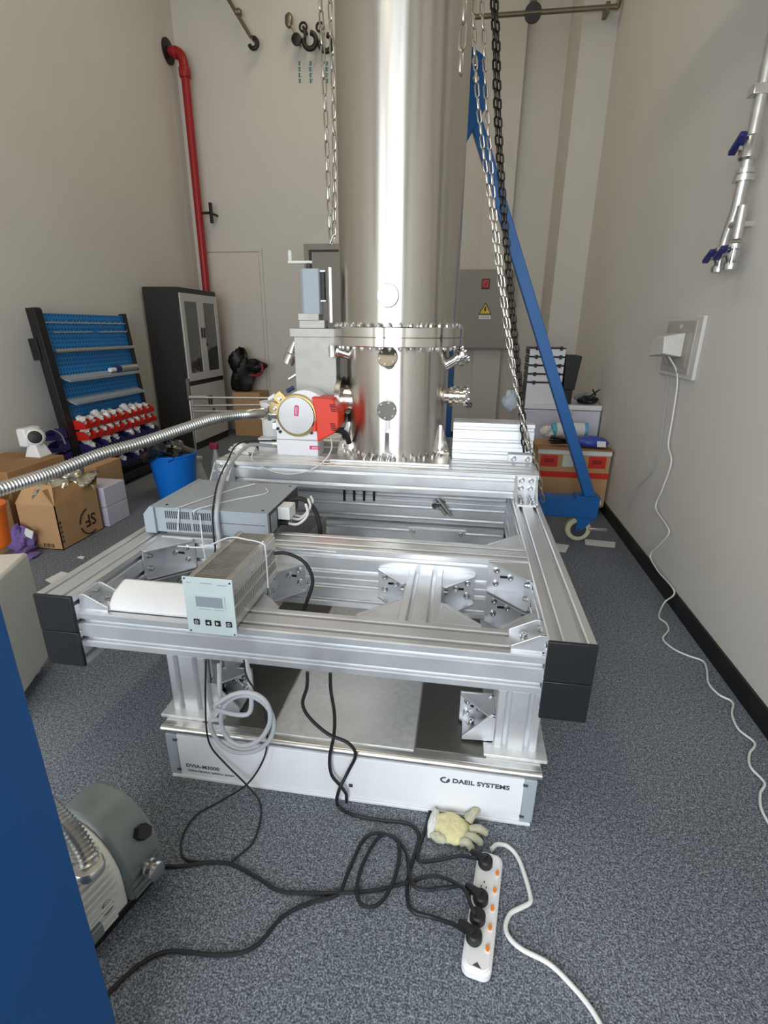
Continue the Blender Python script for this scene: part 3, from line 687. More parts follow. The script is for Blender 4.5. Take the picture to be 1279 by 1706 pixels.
# cord with round plug from pump to strip
cable('mains_cable', fl((258, 1443), (300, 1443), (345, 1437), (385, 1440), (430, 1463), (470, 1485), (540, 1488), (620, 1484), (680, 1470)) + [at(705, 1462, z=.012), at(730, 1460, z=.02), at(760, 1472, z=.035), at(782, 1490, z=.055)], .0055, RUB, 'black power cord running from the grey pump to the power strip')
cable('mains_cable', fl((150, 1690), (195, 1640), (240, 1602), (285, 1585), (370, 1591), (425, 1577), (470, 1528), (520, 1503), (562, 1490), (580, 1452), (605, 1400)) + fl((632, 1388), (662, 1402), (663, 1440), (650, 1480), (628, 1508), (604, 1508), (594, 1484), (604, 1440), (630, 1396), (655, 1394), (676, 1420), (683, 1462), (700, 1481), (740, 1479), z=.016) + [at(770, 1478, z=.05), at(785, 1510, z=.07), at(792, 1524, z=.07)], .0055, RUB, 'black power cord looping twice on the carpet left of the power strip')
cable('mains_cable', hang((512, 1120), (511, 1145), (504, 1172), (515, 1195), (545, 1222), (580, 1238), (592, 1258), (580, 1285)) + [at(564, 1318, Y=1.22), at(563, 1342, z=.008)] + fl((590, 1358), (640, 1367), (680, 1372), (697, 1390), (692, 1420), (681, 1455), (678, 1495), (688, 1518), (720, 1528)) + [at(755, 1540, z=.03), at(775, 1552, z=.055)], .0055, RUB, 'black power cord dropping from the frame past the lettered panel to the strip')
cable('mains_cable', hang((550, 1122), (551, 1150), (557, 1190), (556, 1225), (549, 1262), (552, 1290), (566, 1308), (576, 1322)) + [at(577, 1336, Y=1.252)], .0055, RUB, 'short black cord hanging straight down the white front panel')
cable('mains_cable', [at(716, 1352, z=.008), at(708, 1382, z=.008), at(698, 1412, z=.008), at(698, 1434, z=.008), at(730, 1433, z=.01), at(765, 1426, z=.03), at(795, 1430, z=.055)], .0055, RUB, 'short black cord from under the platform to the top socket of the strip')
cable('thin_lead', hang((343, 1100), (342, 1160), (344, 1215), (352, 1245), (375, 1272)) + [at(411, 1308, Y=1.23)] + fl((432, 1335), (434, 1365), (420, 1405), (385, 1436)), .003, RUB, 'thin dark lead hanging left of the grey coil')
cable('thin_lead', hang((406, 1100), (412, 1130), (436, 1170), (445, 1220), (440, 1262)) + [at(413, 1305, Y=1.225)] + fl((370, 1333), (328, 1357), (305, 1390), (302, 1420), (312, 1433), (340, 1436)), .003, RUB, 'thin dark lead hanging right of the grey coil')
# grey cable: pump, over instrument, behind controller, coil in front of the platform
coil = [at(365, 1105, Y=1.30), at(366, 1150, Y=1.26), at(372, 1195, Y=1.24)]
ccx, ccy = 402, 1195
loops = []
for i in range(26):
    t = i/26*2*PI*2.0; k = i/26
    loops.append(at(ccx+7*math.sin(3*k)-(46+6*math.sin(t*.5+1))*math.cos(t), ccy+6+6*math.sin(t*.5) + (50-8*k)*math.sin(t), Y=1.232-.012*k*2))
up = [at(412, 1190, Y=1.225), at(418, 1150, Y=1.24), at(410, 1100, Y=1.30)]
cable('grey_cable', coil + loops + up, .0075, GRCAB, 'grey signal cable coiled in loops before the white platform', n=10, seg=6)
cable('grey_cable', [(xl-.04, py_+.05, ZU+.04), at(415, 742, Y=2.70), at(388, 768, Y=2.50), at(370, 805, z=.815), at(363, 838, z=.800), at(361, 862, Y=1.868), at(364, 892, Y=1.858), at(367, 925, Y=1.76), at(369, 945, Y=1.70), (-.95, 1.66, .50), (-.93, 1.62, .40)], .0095, GRCAB, 'thick grey cable arching from the turbo pump over the grey instrument', n=10)
cable('black_lead', [(xl-.02, py_+.045, ZU+.075), at(400, 738, Y=2.66), at(378, 770, Y=2.48), at(363, 803, z=.812), at(356, 838, z=.796), at(354, 862, Y=1.870), at(356, 895, Y=1.862), at(357, 925, Y=1.76), (-.99, 1.68, .50)], .004, RUB, 'thin black lead running beside the thick grey cable')
cable('white_lead', [at(551, 728, Y=2.80), at(552, 748, Y=2.70), at(540, 768, Y=2.645), at(515, 784, Y=2.64), at(480, 790, Y=2.64), at(445, 782, Y=2.64), at(420, 765, Y=2.70), at(425, 745, Y=2.75)], .004, WHCAB, 'white lead looping under the turbo pump across the upper beam')
cable('black_lead', [at(452, 922, Y=1.70), at(478, 922, Y=1.72), at(505, 935, Y=1.72), at(518, 955, Y=1.70), at(520, 975, Y=1.67), at(510, 1005, Y=1.63), at(500, 1040, Y=1.60), (-.53, 1.58, .40)], .007, RUB, 'black cable bending from behind the controller down into the frame')
# loose clear straps over the instrument and controller
sr = .0028
cable('plastic_strap', [(ix0+.10, iy0-.012, iz0+.01), (ix0+.115, iy0-.006, iz1-.002), (ix0+.118, iy0+.0, iz1+.0075), (ix0+.22, iy1-.15, iz1+.006), (ix0+.30, iy1-.05, iz1+.012)], sr, STRAP, 'clear plastic strap across the lid of the grey instrument', 'strap')
cable('plastic_strap', [(ix0+.18, iy0-.006, iz1-.02), (ix0+.20, iy0-.004, iz1+.006), (ix0+.30, iy0+.14, iz1+.006), (ix0+.40, iy0+.25, iz1+.006), (ix0+.37, iy0+.33, iz1+.006)], sr, STRAP, 'clear plastic strap slanting over the middle of the instrument lid', 'strap')
cable('plastic_strap', [at(296, 910, Y=1.72), at(340, 911, Y=1.70), (cx0+.005, 1.64, cz1-.004), ((cx0+cx1)/2, 1.63, cz1-.003), (cx1-.02, 1.61, cz1-.004), (cx1-.006, 1.605, cz1-.03), (cx1-.004, 1.60, ZS+.01)], sr, STRAP, 'clear plastic strap tied round the ribbed controller box', 'strap')
cable('plastic_strap', [(cx1-.018, 1.615, cz1-.0), at(470, 912, Y=1.80), at(520, 916, Y=1.855), at(560, 920, Y=1.862)], sr, STRAP, 'clear strap end lying toward the cross beam right of the controller', 'strap')
cable('plastic_strap', [at(333, 858, Y=1.87), at(336, 890, Y=1.86), at(340, 920, Y=1.78), at(341, 935, Y=1.70), at(330, 950, Y=1.60)], sr, STRAP, 'clear strap hanging down the vented side of the instrument', 'strap')

# ================================================================== POWER STRIP
pA, pB = at(826, 1408, z=0), at(795, 1618, z=0)
q0, q1 = at(772, 1550, z=.04), at(830, 1550, z=.04)
ux = Vector((q1.x-q0.x, q1.y-q0.y, 0)).normalized()
sA = at(817, 1425, z=.036); sB = at(793, 1612, z=.036)
uy = Vector((sA.x-sB.x, sA.y-sB.y, 0)); SL = uy.length + .02; uy.normalize(); ux = uy.cross(Z_)
sc = Vector(((sA.x+sB.x)/2, (sA.y+sB.y)/2, 0)); SWd = .074
PS = thing('power_strip', 'white five-socket power strip with orange switches on the carpet', 'power strip', tuple(sc))
MS = frame_mat(sc, ux, uy, Z_)
def rrect(w_, l, r, n=6):
    out = []
    for (cx_, cy_, a0) in ((w_/2-r, l/2-r, 0), (-w_/2+r, l/2-r, PI/2), (-w_/2+r, -l/2+r, PI), (w_/2-r, -l/2+r, 1.5*PI)):
        out += [(cx_+r*math.cos(a0+PI/2*i/n), cy_+r*math.sin(a0+PI/2*i/n)) for i in range(n+1)]
    return out
MB(MS).prism(rrect(SWd, SL, .022), .002, .034).build('strip_body', WHITE, PS, .006)
MB(MS).prism(rrect(SWd-.012, SL-.012, .018), .03, .0365).build('top_face', WHITE, PS, .003)
def loc_of(px, py, z=.037):
    p = at(px, py, z=z) - sc; return (p.dot(ux), p.dot(uy))
for i, (px, py) in enumerate(((828, 1456), (824, 1484), (820, 1514), (816, 1546), (812, 1581))):
    a, b = loc_of(px, py)
    sw = MB(MS).prism([(a+.0075*math.cos(t), b+.0095*math.sin(t)) for t in [2*PI*k/16 for k in range(16)]], .036, .0385).build('switch_bezel', WHITE, PS)
    MB(MS).prism([(a+.005*math.cos(t), b+.0075*math.sin(t)) for t in [2*PI*k/16 for k in range(16)]], .0375, .042).build('switch', NEON, sw, label='orange lit rocker switch')
a, b = loc_of(806, 1474)
for dx, dy in ((0, .008), (-.007, -.006), (.007, -.006)): MB(MS).box((a+dx-.0015, b+dy-.003, .0362), (a+dx+.0015, b+dy+.003, .0370)).build('socket_hole', BLACK, PS)
MB(MS).prism([(-.010, -SL/2+.012), (.012, -SL/2+.010), (.001, -SL/2+.022)], .0362, .0372).build('end_mark', GREYT, PS)
PLUGL = ['black moulded plug in the socket nearest the glove', 'black moulded plug in the third socket of the strip', 'round black plug in the fourth socket of the strip', 'black moulded plug in the last socket of the strip']
for i, (px, py, dx, dy) in enumerate(((808, 1440, -1, .45), (800, 1500, -1, .5), (795, 1532, -.3, 1), (789, 1564, -1, .55))):
    a, b = loc_of(px, py)
    pt = thing('plug', PLUGL[i], 'plug', tuple(MS @ Vector((a, b, .037))))
    MB(MS).lathe((a, b, 0), [(.020, .037), (.021, .040), (.020, .058), (.016, .063)], 24).build('plug_body', RUB, pt)
    if i != 2:
        dv = Vector((dx, dy, 0)).normalized()
        MB(MS).tube([Vector((a, b, .052)), Vector((a, b, .052))+dv*.028, Vector((a, b, .047))+dv*.048], [.016, .011, .007], 12).build('strain_relief', RUB, pt)
cable('strip_lead', [at(818, 1415, z=.02), at(828, 1407, z=.014)] + fl((845, 1410), (862, 1428), (875, 1462), (883, 1492), (882, 1504), (868, 1512), (850, 1522), (842, 1542), (848, 1562), (870, 1582), (915, 1606), (955, 1645), (985, 1682), (1010, 1725), z=.007), .0062, WHCAB, 'white lead curling away from the power strip to the right', 'cable', 10)

# ================================================================== WORK GLOVE
g0 = at(765, 1392, z=.0)
GL = thing('work_glove', 'yellow and grey knitted work glove crumpled beside the power strip', 'glove', (g0.x, g0.y, 0))
a0, a1 = at(720, 1375, z=0), at(800, 1400, z=0); gx = (a1-a0).normalized(); gyv = Z_.cross(gx)
MG = frame_mat((g0.x, g0.y, 0), gx, gyv, Z_)
MB(MG).blob((-.03, 0, .020), (.12, .105, .046), 3, .10, 16).build('palm', GLOVE, GL)
MB(MG).blob((-.085, .0, .020), (.035, .10, .044), 5, .10, 12).build('cuff', GLOVEW, GL)
MB(MG).blob((-.055, -.045, .022), (.06, .03, .030), 8, .1, 10).build('cuff_opening', GLOVEG, GL)
for k, (b, e_) in enumerate((((.02, .035, .024), (.045, .085, .034)), ((.03, .01, .024), (.085, .02, .016)), ((.02, -.015, .022), (.075, -.02, .016)), ((.01, -.035, .02), (.05, -.045, .014)), ((.015, .045, .02), (.03, .07, .012)))):
    pts = spline([b, ((b[0]+e_[0])/2, (b[1]+e_[1])/2+.004, max(b[2], e_[2])+.006), e_], 5); n_ = len(pts)
    MB(MG).tube(pts, [.014-.004*i/n_ if i < n_-1 else .004 for i in range(n_)], 10).build('finger', GLOVEG if k == 0 else GLOVEG, GL)

# ================================================================== GANTRY CRANE
gyy = 3.78
GC = thing('gantry_crane', 'blue steel gantry crane with slanted brace and caster behind the steel tower', 'crane', (0, gyy, 0))
f0, f1 = at(640, 838, Y=gyy-.06), at(1000, 832, Y=gyy-.06); fz0, fz1 = .195, .345; fx1 = f1.x
MB().box((-1.05, gyy-.06, fz0), (fx1, gyy+.06, fz1)).build('foot_beam', BLUE, GC, .006)
MB().box((-.155, gyy-.04, fz1), (-.075, gyy+.04, 3.70)).build('mast', BLUE, GC, .004)
b0 = at(983, 832, Y=gyy); b1 = at(787, 185, Y=gyy); dv = (b1-b0).normalized()
Mb = frame_mat(b0, dv.cross(Y_), Y_, dv); Lb = (b1-b0).length
MB(Mb).box((-.036, -.04, 0), (.036, .04, Lb+.05)).build('brace', BLUE, GC, .004)
MB().box((fx1-.17, gyy-.066, fz1-.002), (fx1-.0, gyy+.066, fz1+.014)).build('foot_plate', BLUE, GC, .002)
MB().prism([(-.08, b1.z-.18), (.04, b1.z+.02), (.0, b1.z+.25), (-.08, b1.z+.30)], gyy-.05, gyy-.03, 'y').build('gusset', BLUE, GC, .002)
bolt((-.04, gyy-.05, b1.z+.14), -Y_, GC, 1.6); bolt((-.05, gyy-.05, b1.z+.22), -Y_, GC, 1.6)
MB().box((-1.2, gyy-.06, 3.70), (.5, gyy+.06, 3.84)).build('top_beam', BLUE, GC, .004)
MB().box((-1.2, 2.42, 3.70), (-1.08, gyy-.06, 3.84)).box((.38, 2.42, 3.70), (.5, gyy-.06, 3.84)).build('top_side_beam', BLUE, GC, .004)
MB().box((-1.08, 2.42, 3.70), (.38, 2.92, 3.84)).build('top_front_beam', BLUE, GC, .004)
for xw in (fx1-.10, -.97):
    c = at(961, 884, Y=gyy) if xw > 0 else Vector((xw, gyy, .095)); xw_ = c.x; rw = .092
    fk = MB().box((xw_-.03, gyy-.05, fz0-.02), (xw_+.10, gyy+.05, fz0)).prism([(xw_-.02, fz0-.02), (xw_+.09, fz0-.02), (xw_+.01, .075), (xw_-.025, .075)], gyy-.046, gyy-.038, 'y').prism([(xw_-.02, fz0-.02), (xw_+.09, fz0-.02), (xw_+.01, .075), (xw_-.025, .075)], gyy+.038, gyy+.046, 'y').build('caster_fork', BLUE, GC, .002)
    cw = Vector((xw_-.0, gyy, rw))
    MB().lathe(cw-Y_*.026, [(rw-.006, 0), (rw, .006), (rw, .046), (rw-.006, .052)], 36, Y_).build('caster_wheel', CREAM, fk)
    MB().lathe(cw-Y_*.03, [(rw*.62, 0), (rw*.62, .06)], 28, Y_).lathe(cw-Y_*.05, [(.016, 0), (.016, .1)], 14, Y_).build('wheel_hub', INSTD, fk)
    MB().box((xw_+.07, gyy-.055, .10), (xw_+.20, gyy-.035, .118)).build('brake_lever', SATIN, fk, .003)
# ================================================================== CHAINS
def link_mesh(L, Wd, r, m):
    pts = []; R = Wd/2-r; hl = L/2-r-R
    for i in range(7): a = -PI/2+PI*i/6; pts.append((hl+R*math.cos(a), R*math.sin(a), 0))
    for i in range(7): a = PI/2+PI*i/6; pts.append((-hl+R*math.cos(a), R*math.sin(a), 0))
    return MB().tube(pts, r, 6, closed=True).mesh('link', m, True, 60)
def chain(pts, L, Wd, r, m, label, loop=False):
    sp = resample(spline(pts, 10), L-2.2*r); root = thing('chain', label, 'chain', tuple(sp[-1]))
    me = link_mesh(L, Wd, r, m)
    for i in range(len(sp)-1):
        a, b = sp[i], sp[i+1]; t = (b-a).normalized(); u = t.cross(Vector((.35, 1, .1))).normalized()
        if i % 2: u = t.cross(u)
        inst('link', me, frame_mat((a+b)/2, t, u, t.cross(u)), root)
    return root
def up_to(p, z=3.72): return Vector((p[0], p[1], z))
ch = [at(*q, Y=2.58) for q in ((531, -60), (535, 30), (541, 160), (546, 290), (550, 385), (553, 408))]
ch2 = [at(*q, Y=2.58) for q in ((556, 395), (557, 300), (555, 150), (550, 20), (548, -60))]
chain([up_to(ch[0])] + ch + ch2 + [up_to(ch2[-1])], .064, .024, .0036, CHAIN, 'steel hand chain hanging in a long loop left of the tower')
ch = [at(*q, Y=2.50) for q in ((778, -60), (774, 20), (770, 80), (766, 146))]
chain([up_to(ch[0])] + ch, .092, .036, .0055, CHAIN, 'short bright chain end hanging before the right edge of the tower')
ch = [at(*q, Y=2.70) for q in ((792, -50), (789, 40), (792, 110), (797, 180), (806, 260), (816, 340), (830, 450), (849, 590), (866, 680), (880, 735))] + [at(894, 775, Y=2.74), at(902, 815, Y=2.76), at(905, 845, Y=2.78)]
chain([up_to(ch[0])] + ch, .056, .023, .0038, CHAIN, 'slack steel chain draped over the right end of the upper beam')
ch = [at(*q, Y=2.72) for q in ((803, -50), (806, 60), (810, 170), (818, 280), (828, 390), (843, 510), (858, 630), (868, 690), (881, 752))]
chain([up_to(ch[0])] + ch, .056, .023, .0038, CHAIN, 'steel chain strand between the draped chain and the dark hoist chain')
ch = [at(*q, Y=2.80) for q in ((822, -50), (823, 60), (826, 190), (833, 310), (843, 430), (853, 545), (862, 630), (867, 690), (873, 758))]
chain([up_to(ch[0])] + ch, .046, .024, .0050, CHAIND, 'dark hoist chain nearest the blue brace, left strand')
ch = [at(*q, Y=2.82) for q in ((828, -50), (829, 60), (832, 190), (838, 310), (848, 430), (858, 545), (866, 630), (872, 690), (878, 756))]
chain([up_to(ch[0])] + ch, .046, .024, .0050, CHAIND, 'dark hoist chain nearest the blue brace, right strand')

# ================================================================== BACK WALL
EA = thing('electric_cabinet', 'tall grey electrical cabinet on the back wall, half hidden by the tower', 'electrical box', (-1.75, YB, .4))
MB().box((-2.2, YB-.16, .30), (-1.3, YB-.001, 2.53)).build('box', ELEC, EA, .006)
MB().box((-2.09, YB-.175, .4), (-1.42, YB-.16, 2.43)).build('door', ELEC, EA, .004)
MB().box((-2.13, YB-.168, .37), (-1.38, YB-.16, 2.46)).build('door_seal', INSTD, EA)
EB = thing('electric_cabinet', 'grey wall cabinet with a red switch and yellow warning triangle, right of the tower', 'electrical box', (.2, YB, 1.25))
MB().box((-.2, YB-.20, 1.245), (.555, YB-.101, 2.21)).build('box', ELEC, EB, .006)
MB().box((-.18, YB-.215, 1.265), (.535, YB-.20, 2.19)).build('door', ELEC, EB, .004)
yb = YB-.217
q = at(809, 473, Y=yb); sw = MB().cbox((q.x, yb, q.z), (.10, .008, .12)).build('switch_plate', INSTD, EB, .002)
MB().cbox((q.x, yb-.008, q.z), (.076, .01, .09)).build('red_switch', mat('red_switch_paint', (206, 44, 44), .4), sw, .003)
MB(Matrix.Translation((q.x, yb-.014, q.z)) @ Matrix.Rotation(.5, 4, 'Y')).cbox((0, 0, 0), (.018, .012, .06)).build('switch_lever', MAROON, sw, .002)
q = at(808, 517, Y=yb)
tri = lambda s: [(q.x-.085*s, q.z-.05*s), (q.x+.085*s, q.z-.05*s), (q.x, q.z+.095*s)]
sg = MB().prism(tri(1), yb-.001, yb+.002, 'y').build('warning_sign', BLACK, EB)
MB().prism(tri(.8), yb-.002, yb, 'y').build('yellow_field', YEL, sg)
MB().prism([(q.x-.006, q.z+.045), (q.x+.012, q.z+.045), (q.x+.004, q.z+.012), (q.x+.018, q.z+.012), (q.x-.008, q.z-.032), (q.x-.002, q.z-.002), (q.x-.018, q.z-.002)], yb-.003, yb-.001, 'y').build('bolt_symbol', BLACK, sg)
MB().cbox((q.x, yb, q.z-.083), (.15, .003, .045)).build('caption_plate', WHITE, EB)
for k in range(4): MB().cbox((q.x-.045+k*.03, yb-.002, q.z-.083), (.018, .001, .016)).build('caption_glyph', INST, EB)
# red fire pipe in the left corner
RP = thing('red_pipe', 'red fire pipe with a bend at its top standing in the left corner', 'pipe', (-3.6, 7.25, 0))
p1 = at(340, 478, Y=7.25); p2 = at(299, 105, Y=7.25); rx = (p1.x+p2.x)/2; rx = -3.60
za, zb = 1.2, at(299, 110, Y=7.25).z
MB().cyl((rx, 7.25, 0), (rx, 7.25, zb), .05, 20).build('riser', RED, RP)
MB().tube(spline([(rx, 7.25, zb-.05), (rx-.01, 7.25, zb+.06), (rx-.06, 7.25, zb+.13), (rx-.19, 7.25, zb+.15)], 6), .055, 18).build('elbow', RED, RP)
MB().lathe((rx, 7.25, zb-.12), [(.066, 0), (.07, .01), (.07, .09), (.066, .10)], 20).build('coupling', RED, RP)
MB().lathe((rx-.07, 7.25, zb+.13), [(.064, 0), (.066, .01), (.066, .04)], 20, (-1, 0, .1)).build('coupling', RED, RP)
MB().lathe((XL+.002, 7.25, zb+.15), [(.13, 0), (.13, .02), (.06, .025), (.06, .03)], 24, (1, 0, 0)).build('wall_flange', BLACK, RP)
z3 = at(335, 355, Y=7.25).z
MB().box((rx+.03, 7.24, z3-.015), (rx+.17, 7.27, z3+.015)).box((rx+.15, 7.24, z3-.12), (rx+.185, 7.28, z3+.12)).box((rx+.15, 7.27, z3-.012), (rx+.18, YB-.003, z3+.012)).build('bracket', BLACK, RP, .003)
# pipes and hooks high on the back wall
def arc_xz(c, R, a0, a1, n=22): return [Vector((c.x+R*math.cos(math.radians(a0+(a1-a0)*i/n)), c.y, c.z+R*math.sin(math.radians(a0+(a1-a0)*i/n)))) for i in range(n+1)]
WP = thing('wall_hook_pipe', 'slanted thin pipe with a black hook end high on the back wall', 'pipe', (-2.7, 7.3, 4.7))
pa, pb = at(372, -15, Y=7.3), at(418, 62, Y=7.3)
MB().tube([pa+Vector((-.3, .08, .42)), pa, (pa+pb)/2, pb], .022, 12).build('pipe', SMOKE, WP)
MB().blob(at(397, 21, Y=7.3), (.09, .09, .08), 2, .1, 8).build('joint', SMOKE, WP)
MB().tube(arc_xz(at(422, 72, Y=7.3), .05, 195, 450), .024, 10).build('hook', BLACK, WP)
MB().cyl(pb, (pb.x, YB, pb.z), .012, 8).build('stand_off', SMOKE, WP)
for i, (px, py, R, lab) in enumerate(((516, 68, .075, 'large black hook high on the back wall, left of the hand chain'), (543, 72, .075, 'large black hook high on the back wall, behind the hand chain'), (494, 66, .05, 'small round black hook high on the back wall, leftmost of the hook group'))):
    c = at(px, py, Y=7.3); hk = thing('wall_hook', lab, 'hook', tuple(c))
    if i < 2:
        MB().tube(arc_xz(c, R, 165, 440), .028, 10).build('hook', BLACK, hk)
        e_ = at(505 if i == 0 else 533, 45, Y=7.3); MB().torus(e_, .042, .013, (0, -1, 0), 18, 8).build('eye', BLACK, hk)
        MB().cyl(e_, (e_.x, YB, e_.z+.0), .016, 8).tube([e_+Vector((0, 0, -.03)), (c+e_)/2+Vector((-.02, 0, 0)), c+Vector((-R*.8, 0, R*.3))], .016, 8).build('shank', BLACK, hk)
    else:
        MB().lathe(c+Y_*.02, [(.05, 0), (.062, .015), (.06, .04), (.03, .05)], 20, -Y_).build('hook', BLACK, hk)
        MB().tube([c, at(488, 48, Y=7.3), at(481, 36, Y=7.3)], .013, 8).build('shank', SMOKE, hk)
        MB().blob(at(481, 34, Y=7.3), (.10, .06, .15), 4, .06, 8).cyl(c, (c.x, YB, c.z), .012, 8).build('lever', SMOKE, hk)
for i, px in enumerate((498, 517, 544)):
    c0 = at(px, 101, Y=YB); c1 = at(px+1, 140, Y=YB)
    st = thing('wall_lettering', ['leftmost column of small teal characters under the wall hooks', 'middle column of small teal characters under the wall hooks', 'teal characters on the back wall behind the hand chain'][i], 'lettering', tuple((c0+c1)/2))
    rnd = random.Random(i)
    for k in range(4):
        zc_ = c0.z + (c1.z-c0.z)*(k+.5)/4; mb = MB()
        for t in range(3): mb.box((c0.x-.022+rnd.uniform(0, .008), YB-.002, zc_-.018+t*.015), (c0.x+.022-rnd.uniform(0, .012), YB-.0005, zc_-.010+t*.015))
        xx = c0.x+rnd.uniform(-.012, .012); mb.box((xx-.004, YB-.002, zc_-.022), (xx+.004, YB-.0005, zc_+.024)).build('glyph', TEAL, st, smooth=False)
HPp = thing('wall_pipe', 'thin steel pipe running level across the column near the upper right', 'pipe', (.6, 6.4, 4.3))
pa, pb = at(740, 34, Y=6.42), at(1030, 9, Y=6.42); zz = (pa.z+pb.z)/2
MB().cyl((-.5, 6.42, zz), (1.2, 6.42, zz), .022, 14).build('pipe', SMOKE, HPp)
q = at(888, 18, Y=6.42); MB().lathe((q.x, 6.42, zz), [(.08, -.02), (.08, .02)], 20, -Y_).build('round_bracket', INSTD, HPp)
MB().box((q.x-.03, 6.42, zz), (q.x+.03, 6.45, zz+1.0)).build('hanger', SMOKE, HPp, .003)
q = at(1012, 12, Y=6.42); MB().box((q.x-.02, 6.40, zz-.04), (q.x+.02, 6.55, zz+.04)).build('clamp', SMOKE, HPp, .003)
MB().tube(spline([(1.19, 6.42, zz), (1.225, 6.42, zz+.03), (1.23, 6.42, zz+.4)], 5), .022, 12).build('bend', SMOKE, HPp)

# ================================================================== RIGHT WALL
SPx = 1.19; Yp = 2.90
RPp = thing('steel_pipework', 'stainless steel pipework with blue valve levers high on the right wall', 'pipe', (SPx, Yp, 1.8))
def zr(px, py): return at(px, py, X=SPx).z
MB().cyl((SPx, Yp, zr(1240, 300)), (SPx, Yp, 3.6), .026, 20).build('main_pipe', SATIN, RPp)
MB().box((SPx-.045, Yp-.03, zr(1270, 150)-.02), (XR, Yp+.03, zr(1270, 150)+.02)).build('pipe_clamp', SATIN, RPp, .004)
MB().box((SPx+.03, Yp-.015, 2.9), (XR, Yp+.015, 2.93)).build('pipe_clamp', SATIN, RPp, .003)
zv = zr(1243, 250)
MB().lathe((SPx, Yp, zv-.05), [(.032, 0), (.04, .01), (.04, .085), (.034, .095)], 20).build('valve_body', CHROME, RPp)
MB(Matrix.Translation((SPx-.05, Yp+.01, zv+.02)) @ Matrix.Rotation(-.5, 4, 'X')).cbox((0, 0, 0), (.03, .11, .022)).build('valve_lever', BLUEV, RPp, .004)
MB().cyl((SPx-.05, Yp, zv), (SPx, Yp, zv), .014, 12).build('lever_stem', CHROME, RPp)
zg = zr(1238, 298)
MB().lathe((SPx, Yp, zg-.012), [(.044, 0), (.044, .024)], 24).lathe((SPx, Yp, zv-.10), [(.036, 0), (.036, .02)], 24).build('flange', SATIN, RPp)
zy = zr(1228, 345); zl = zr(1208, 405)
MB().tube([(SPx, Yp, zg), (SPx, Yp+.0, zy), (SPx, Yp+.055, zl+.03), (SPx, Yp+.06, zl-.02)], [.026, .026, .022, .022], 16).build('left_branch', SATIN, RPp)
MB().cyl((SPx, Yp-.06, zl-.0), (SPx, Yp-.055, zr(1255, 335)), .022, 16).tube([(SPx, Yp-.06, (zl+zy)/2), (SPx, Yp+.03, (zl+zy)/2)], .016, 12).build('right_branch', SATIN, RPp)
for dy in (.06, -.06):
    v = MB().lathe((SPx, Yp+dy, zl-.10), [(.022, -.03), (.034, -.025), (.034, .0), (.024, .01), (.03, .03), (.03, .055), (.038, .06), (.038, .08), (.026, .085)], 20).build('end_valve', CHROME, RPp)
    MB(Matrix.Translation((SPx-.055, Yp+dy+.0, zl-.055)) @ Matrix.Rotation(-.5, 4, 'X')).cbox((0, 0, 0), (.028, .085, .02)).build('valve_lever', BLUEV, v, .004)
    MB().cyl((SPx-.05, Yp+dy, zl-.06), (SPx, Yp+dy, zl-.06), .012, 10).build('lever_stem', CHROME, v)
    MB().cyl((SPx-.02, Yp+dy-.045, zl-.11), (SPx-.02, Yp+dy-.045, zl-.03), .006, 8).build('tie_bolt', CHROME, v)
MB().box((SPx, Yp-.02, zl+.06), (XR, Yp+.02, zl+.08)).build('pipe_clamp', SATIN, RPp)
# wall socket and adapter
WS = thing('wall_socket', 'grey wall socket panel with white frame on the right wall', 'socket', (XR, 3.42, 1.4))
MB().box((XR-.022, 3.145, 1.24), (XR-.0005, 3.69, 1.58)).build('frame', mat('socket_frame', (206, 204, 200), .45), WS, .005)
MB().box((XR-.028, 3.21, 1.265), (XR-.02, 3.64, 1.555)).build('panel', mat('socket_grey', (176, 170, 162), .45), WS, .003)
MB().box((XR-.031, 3.26, 1.30), (XR-.027, 3.60, 1.49)).build('inner_plate', mat('socket_grey2', (166, 160, 152), .45), WS, .002)
mk = MB(); mk.torus((XR-.028, 3.42, 1.525), .012, .0022, X_, 16, 6); mk.build('emblem', OFFW, WS)
AD = tag(MB(frame_mat((XR-.031, 3.45, 1.43), -X_, Y_, Z_) @ Matrix.Diagonal((1.1, 1.45, 1.35, 1))).hexa([(0, -.09, -.055), (.10, -.10, -.04), (.10, .06, -.06), (0, .07, -.05), (0, -.09, .045), (.10, -.08, .03), (.10, .06, .02), (0, .07, .045)]).build('power_adapter', mat('adapter_plastic', (206, 203, 196), .45), None, .006), 'white power adapter plugged into the right wall socket', 'adapter')
wl = [(XR-.075, 3.44, 1.375)] + [at(*q, X=XR-.022) for q in ((1128, 625), (1121, 690), (1113, 740), (1118, 770), (1103, 815), (1092, 845), (1108, 872), (1114, 888), (1098, 908), (1083, 925))]
wl += [at(1095, 950, X=XR-.02), at(1123, 985, X=XR-.022), at(1108, 1002, z=.03)] + [at(*q, z=.008) for q in ((1100, 1016), (1098, 1029), (1109, 1038), (1113, 1050), (1104, 1064), (1120, 1080), (1145, 1092), (1170, 1101), (1177, 1115), (1180, 1138), (1197, 1157), (1220, 1170), (1219, 1190), (1230, 1215), (1257, 1238), (1248, 1256), (1250, 1278), (1273, 1304), (1266, 1322), (1268, 1348), (1285, 1380))]
cable('adapter_cable', wl, .0045, WHCAB, 'white adapter cable falling down the right wall and waving along the baseboard', n=8, seg=6)
cable('adapter_cable', [(XR-.06, 3.54, 1.375)] + [at(*q, X=XR-.012) for q in ((1114, 620), (1110, 660), (1103, 720), (1090, 780), (1065, 810), (1055, 830), (1045, 850))], .0028, INST, 'faint grey wire hanging beside the white adapter cable on the wall')

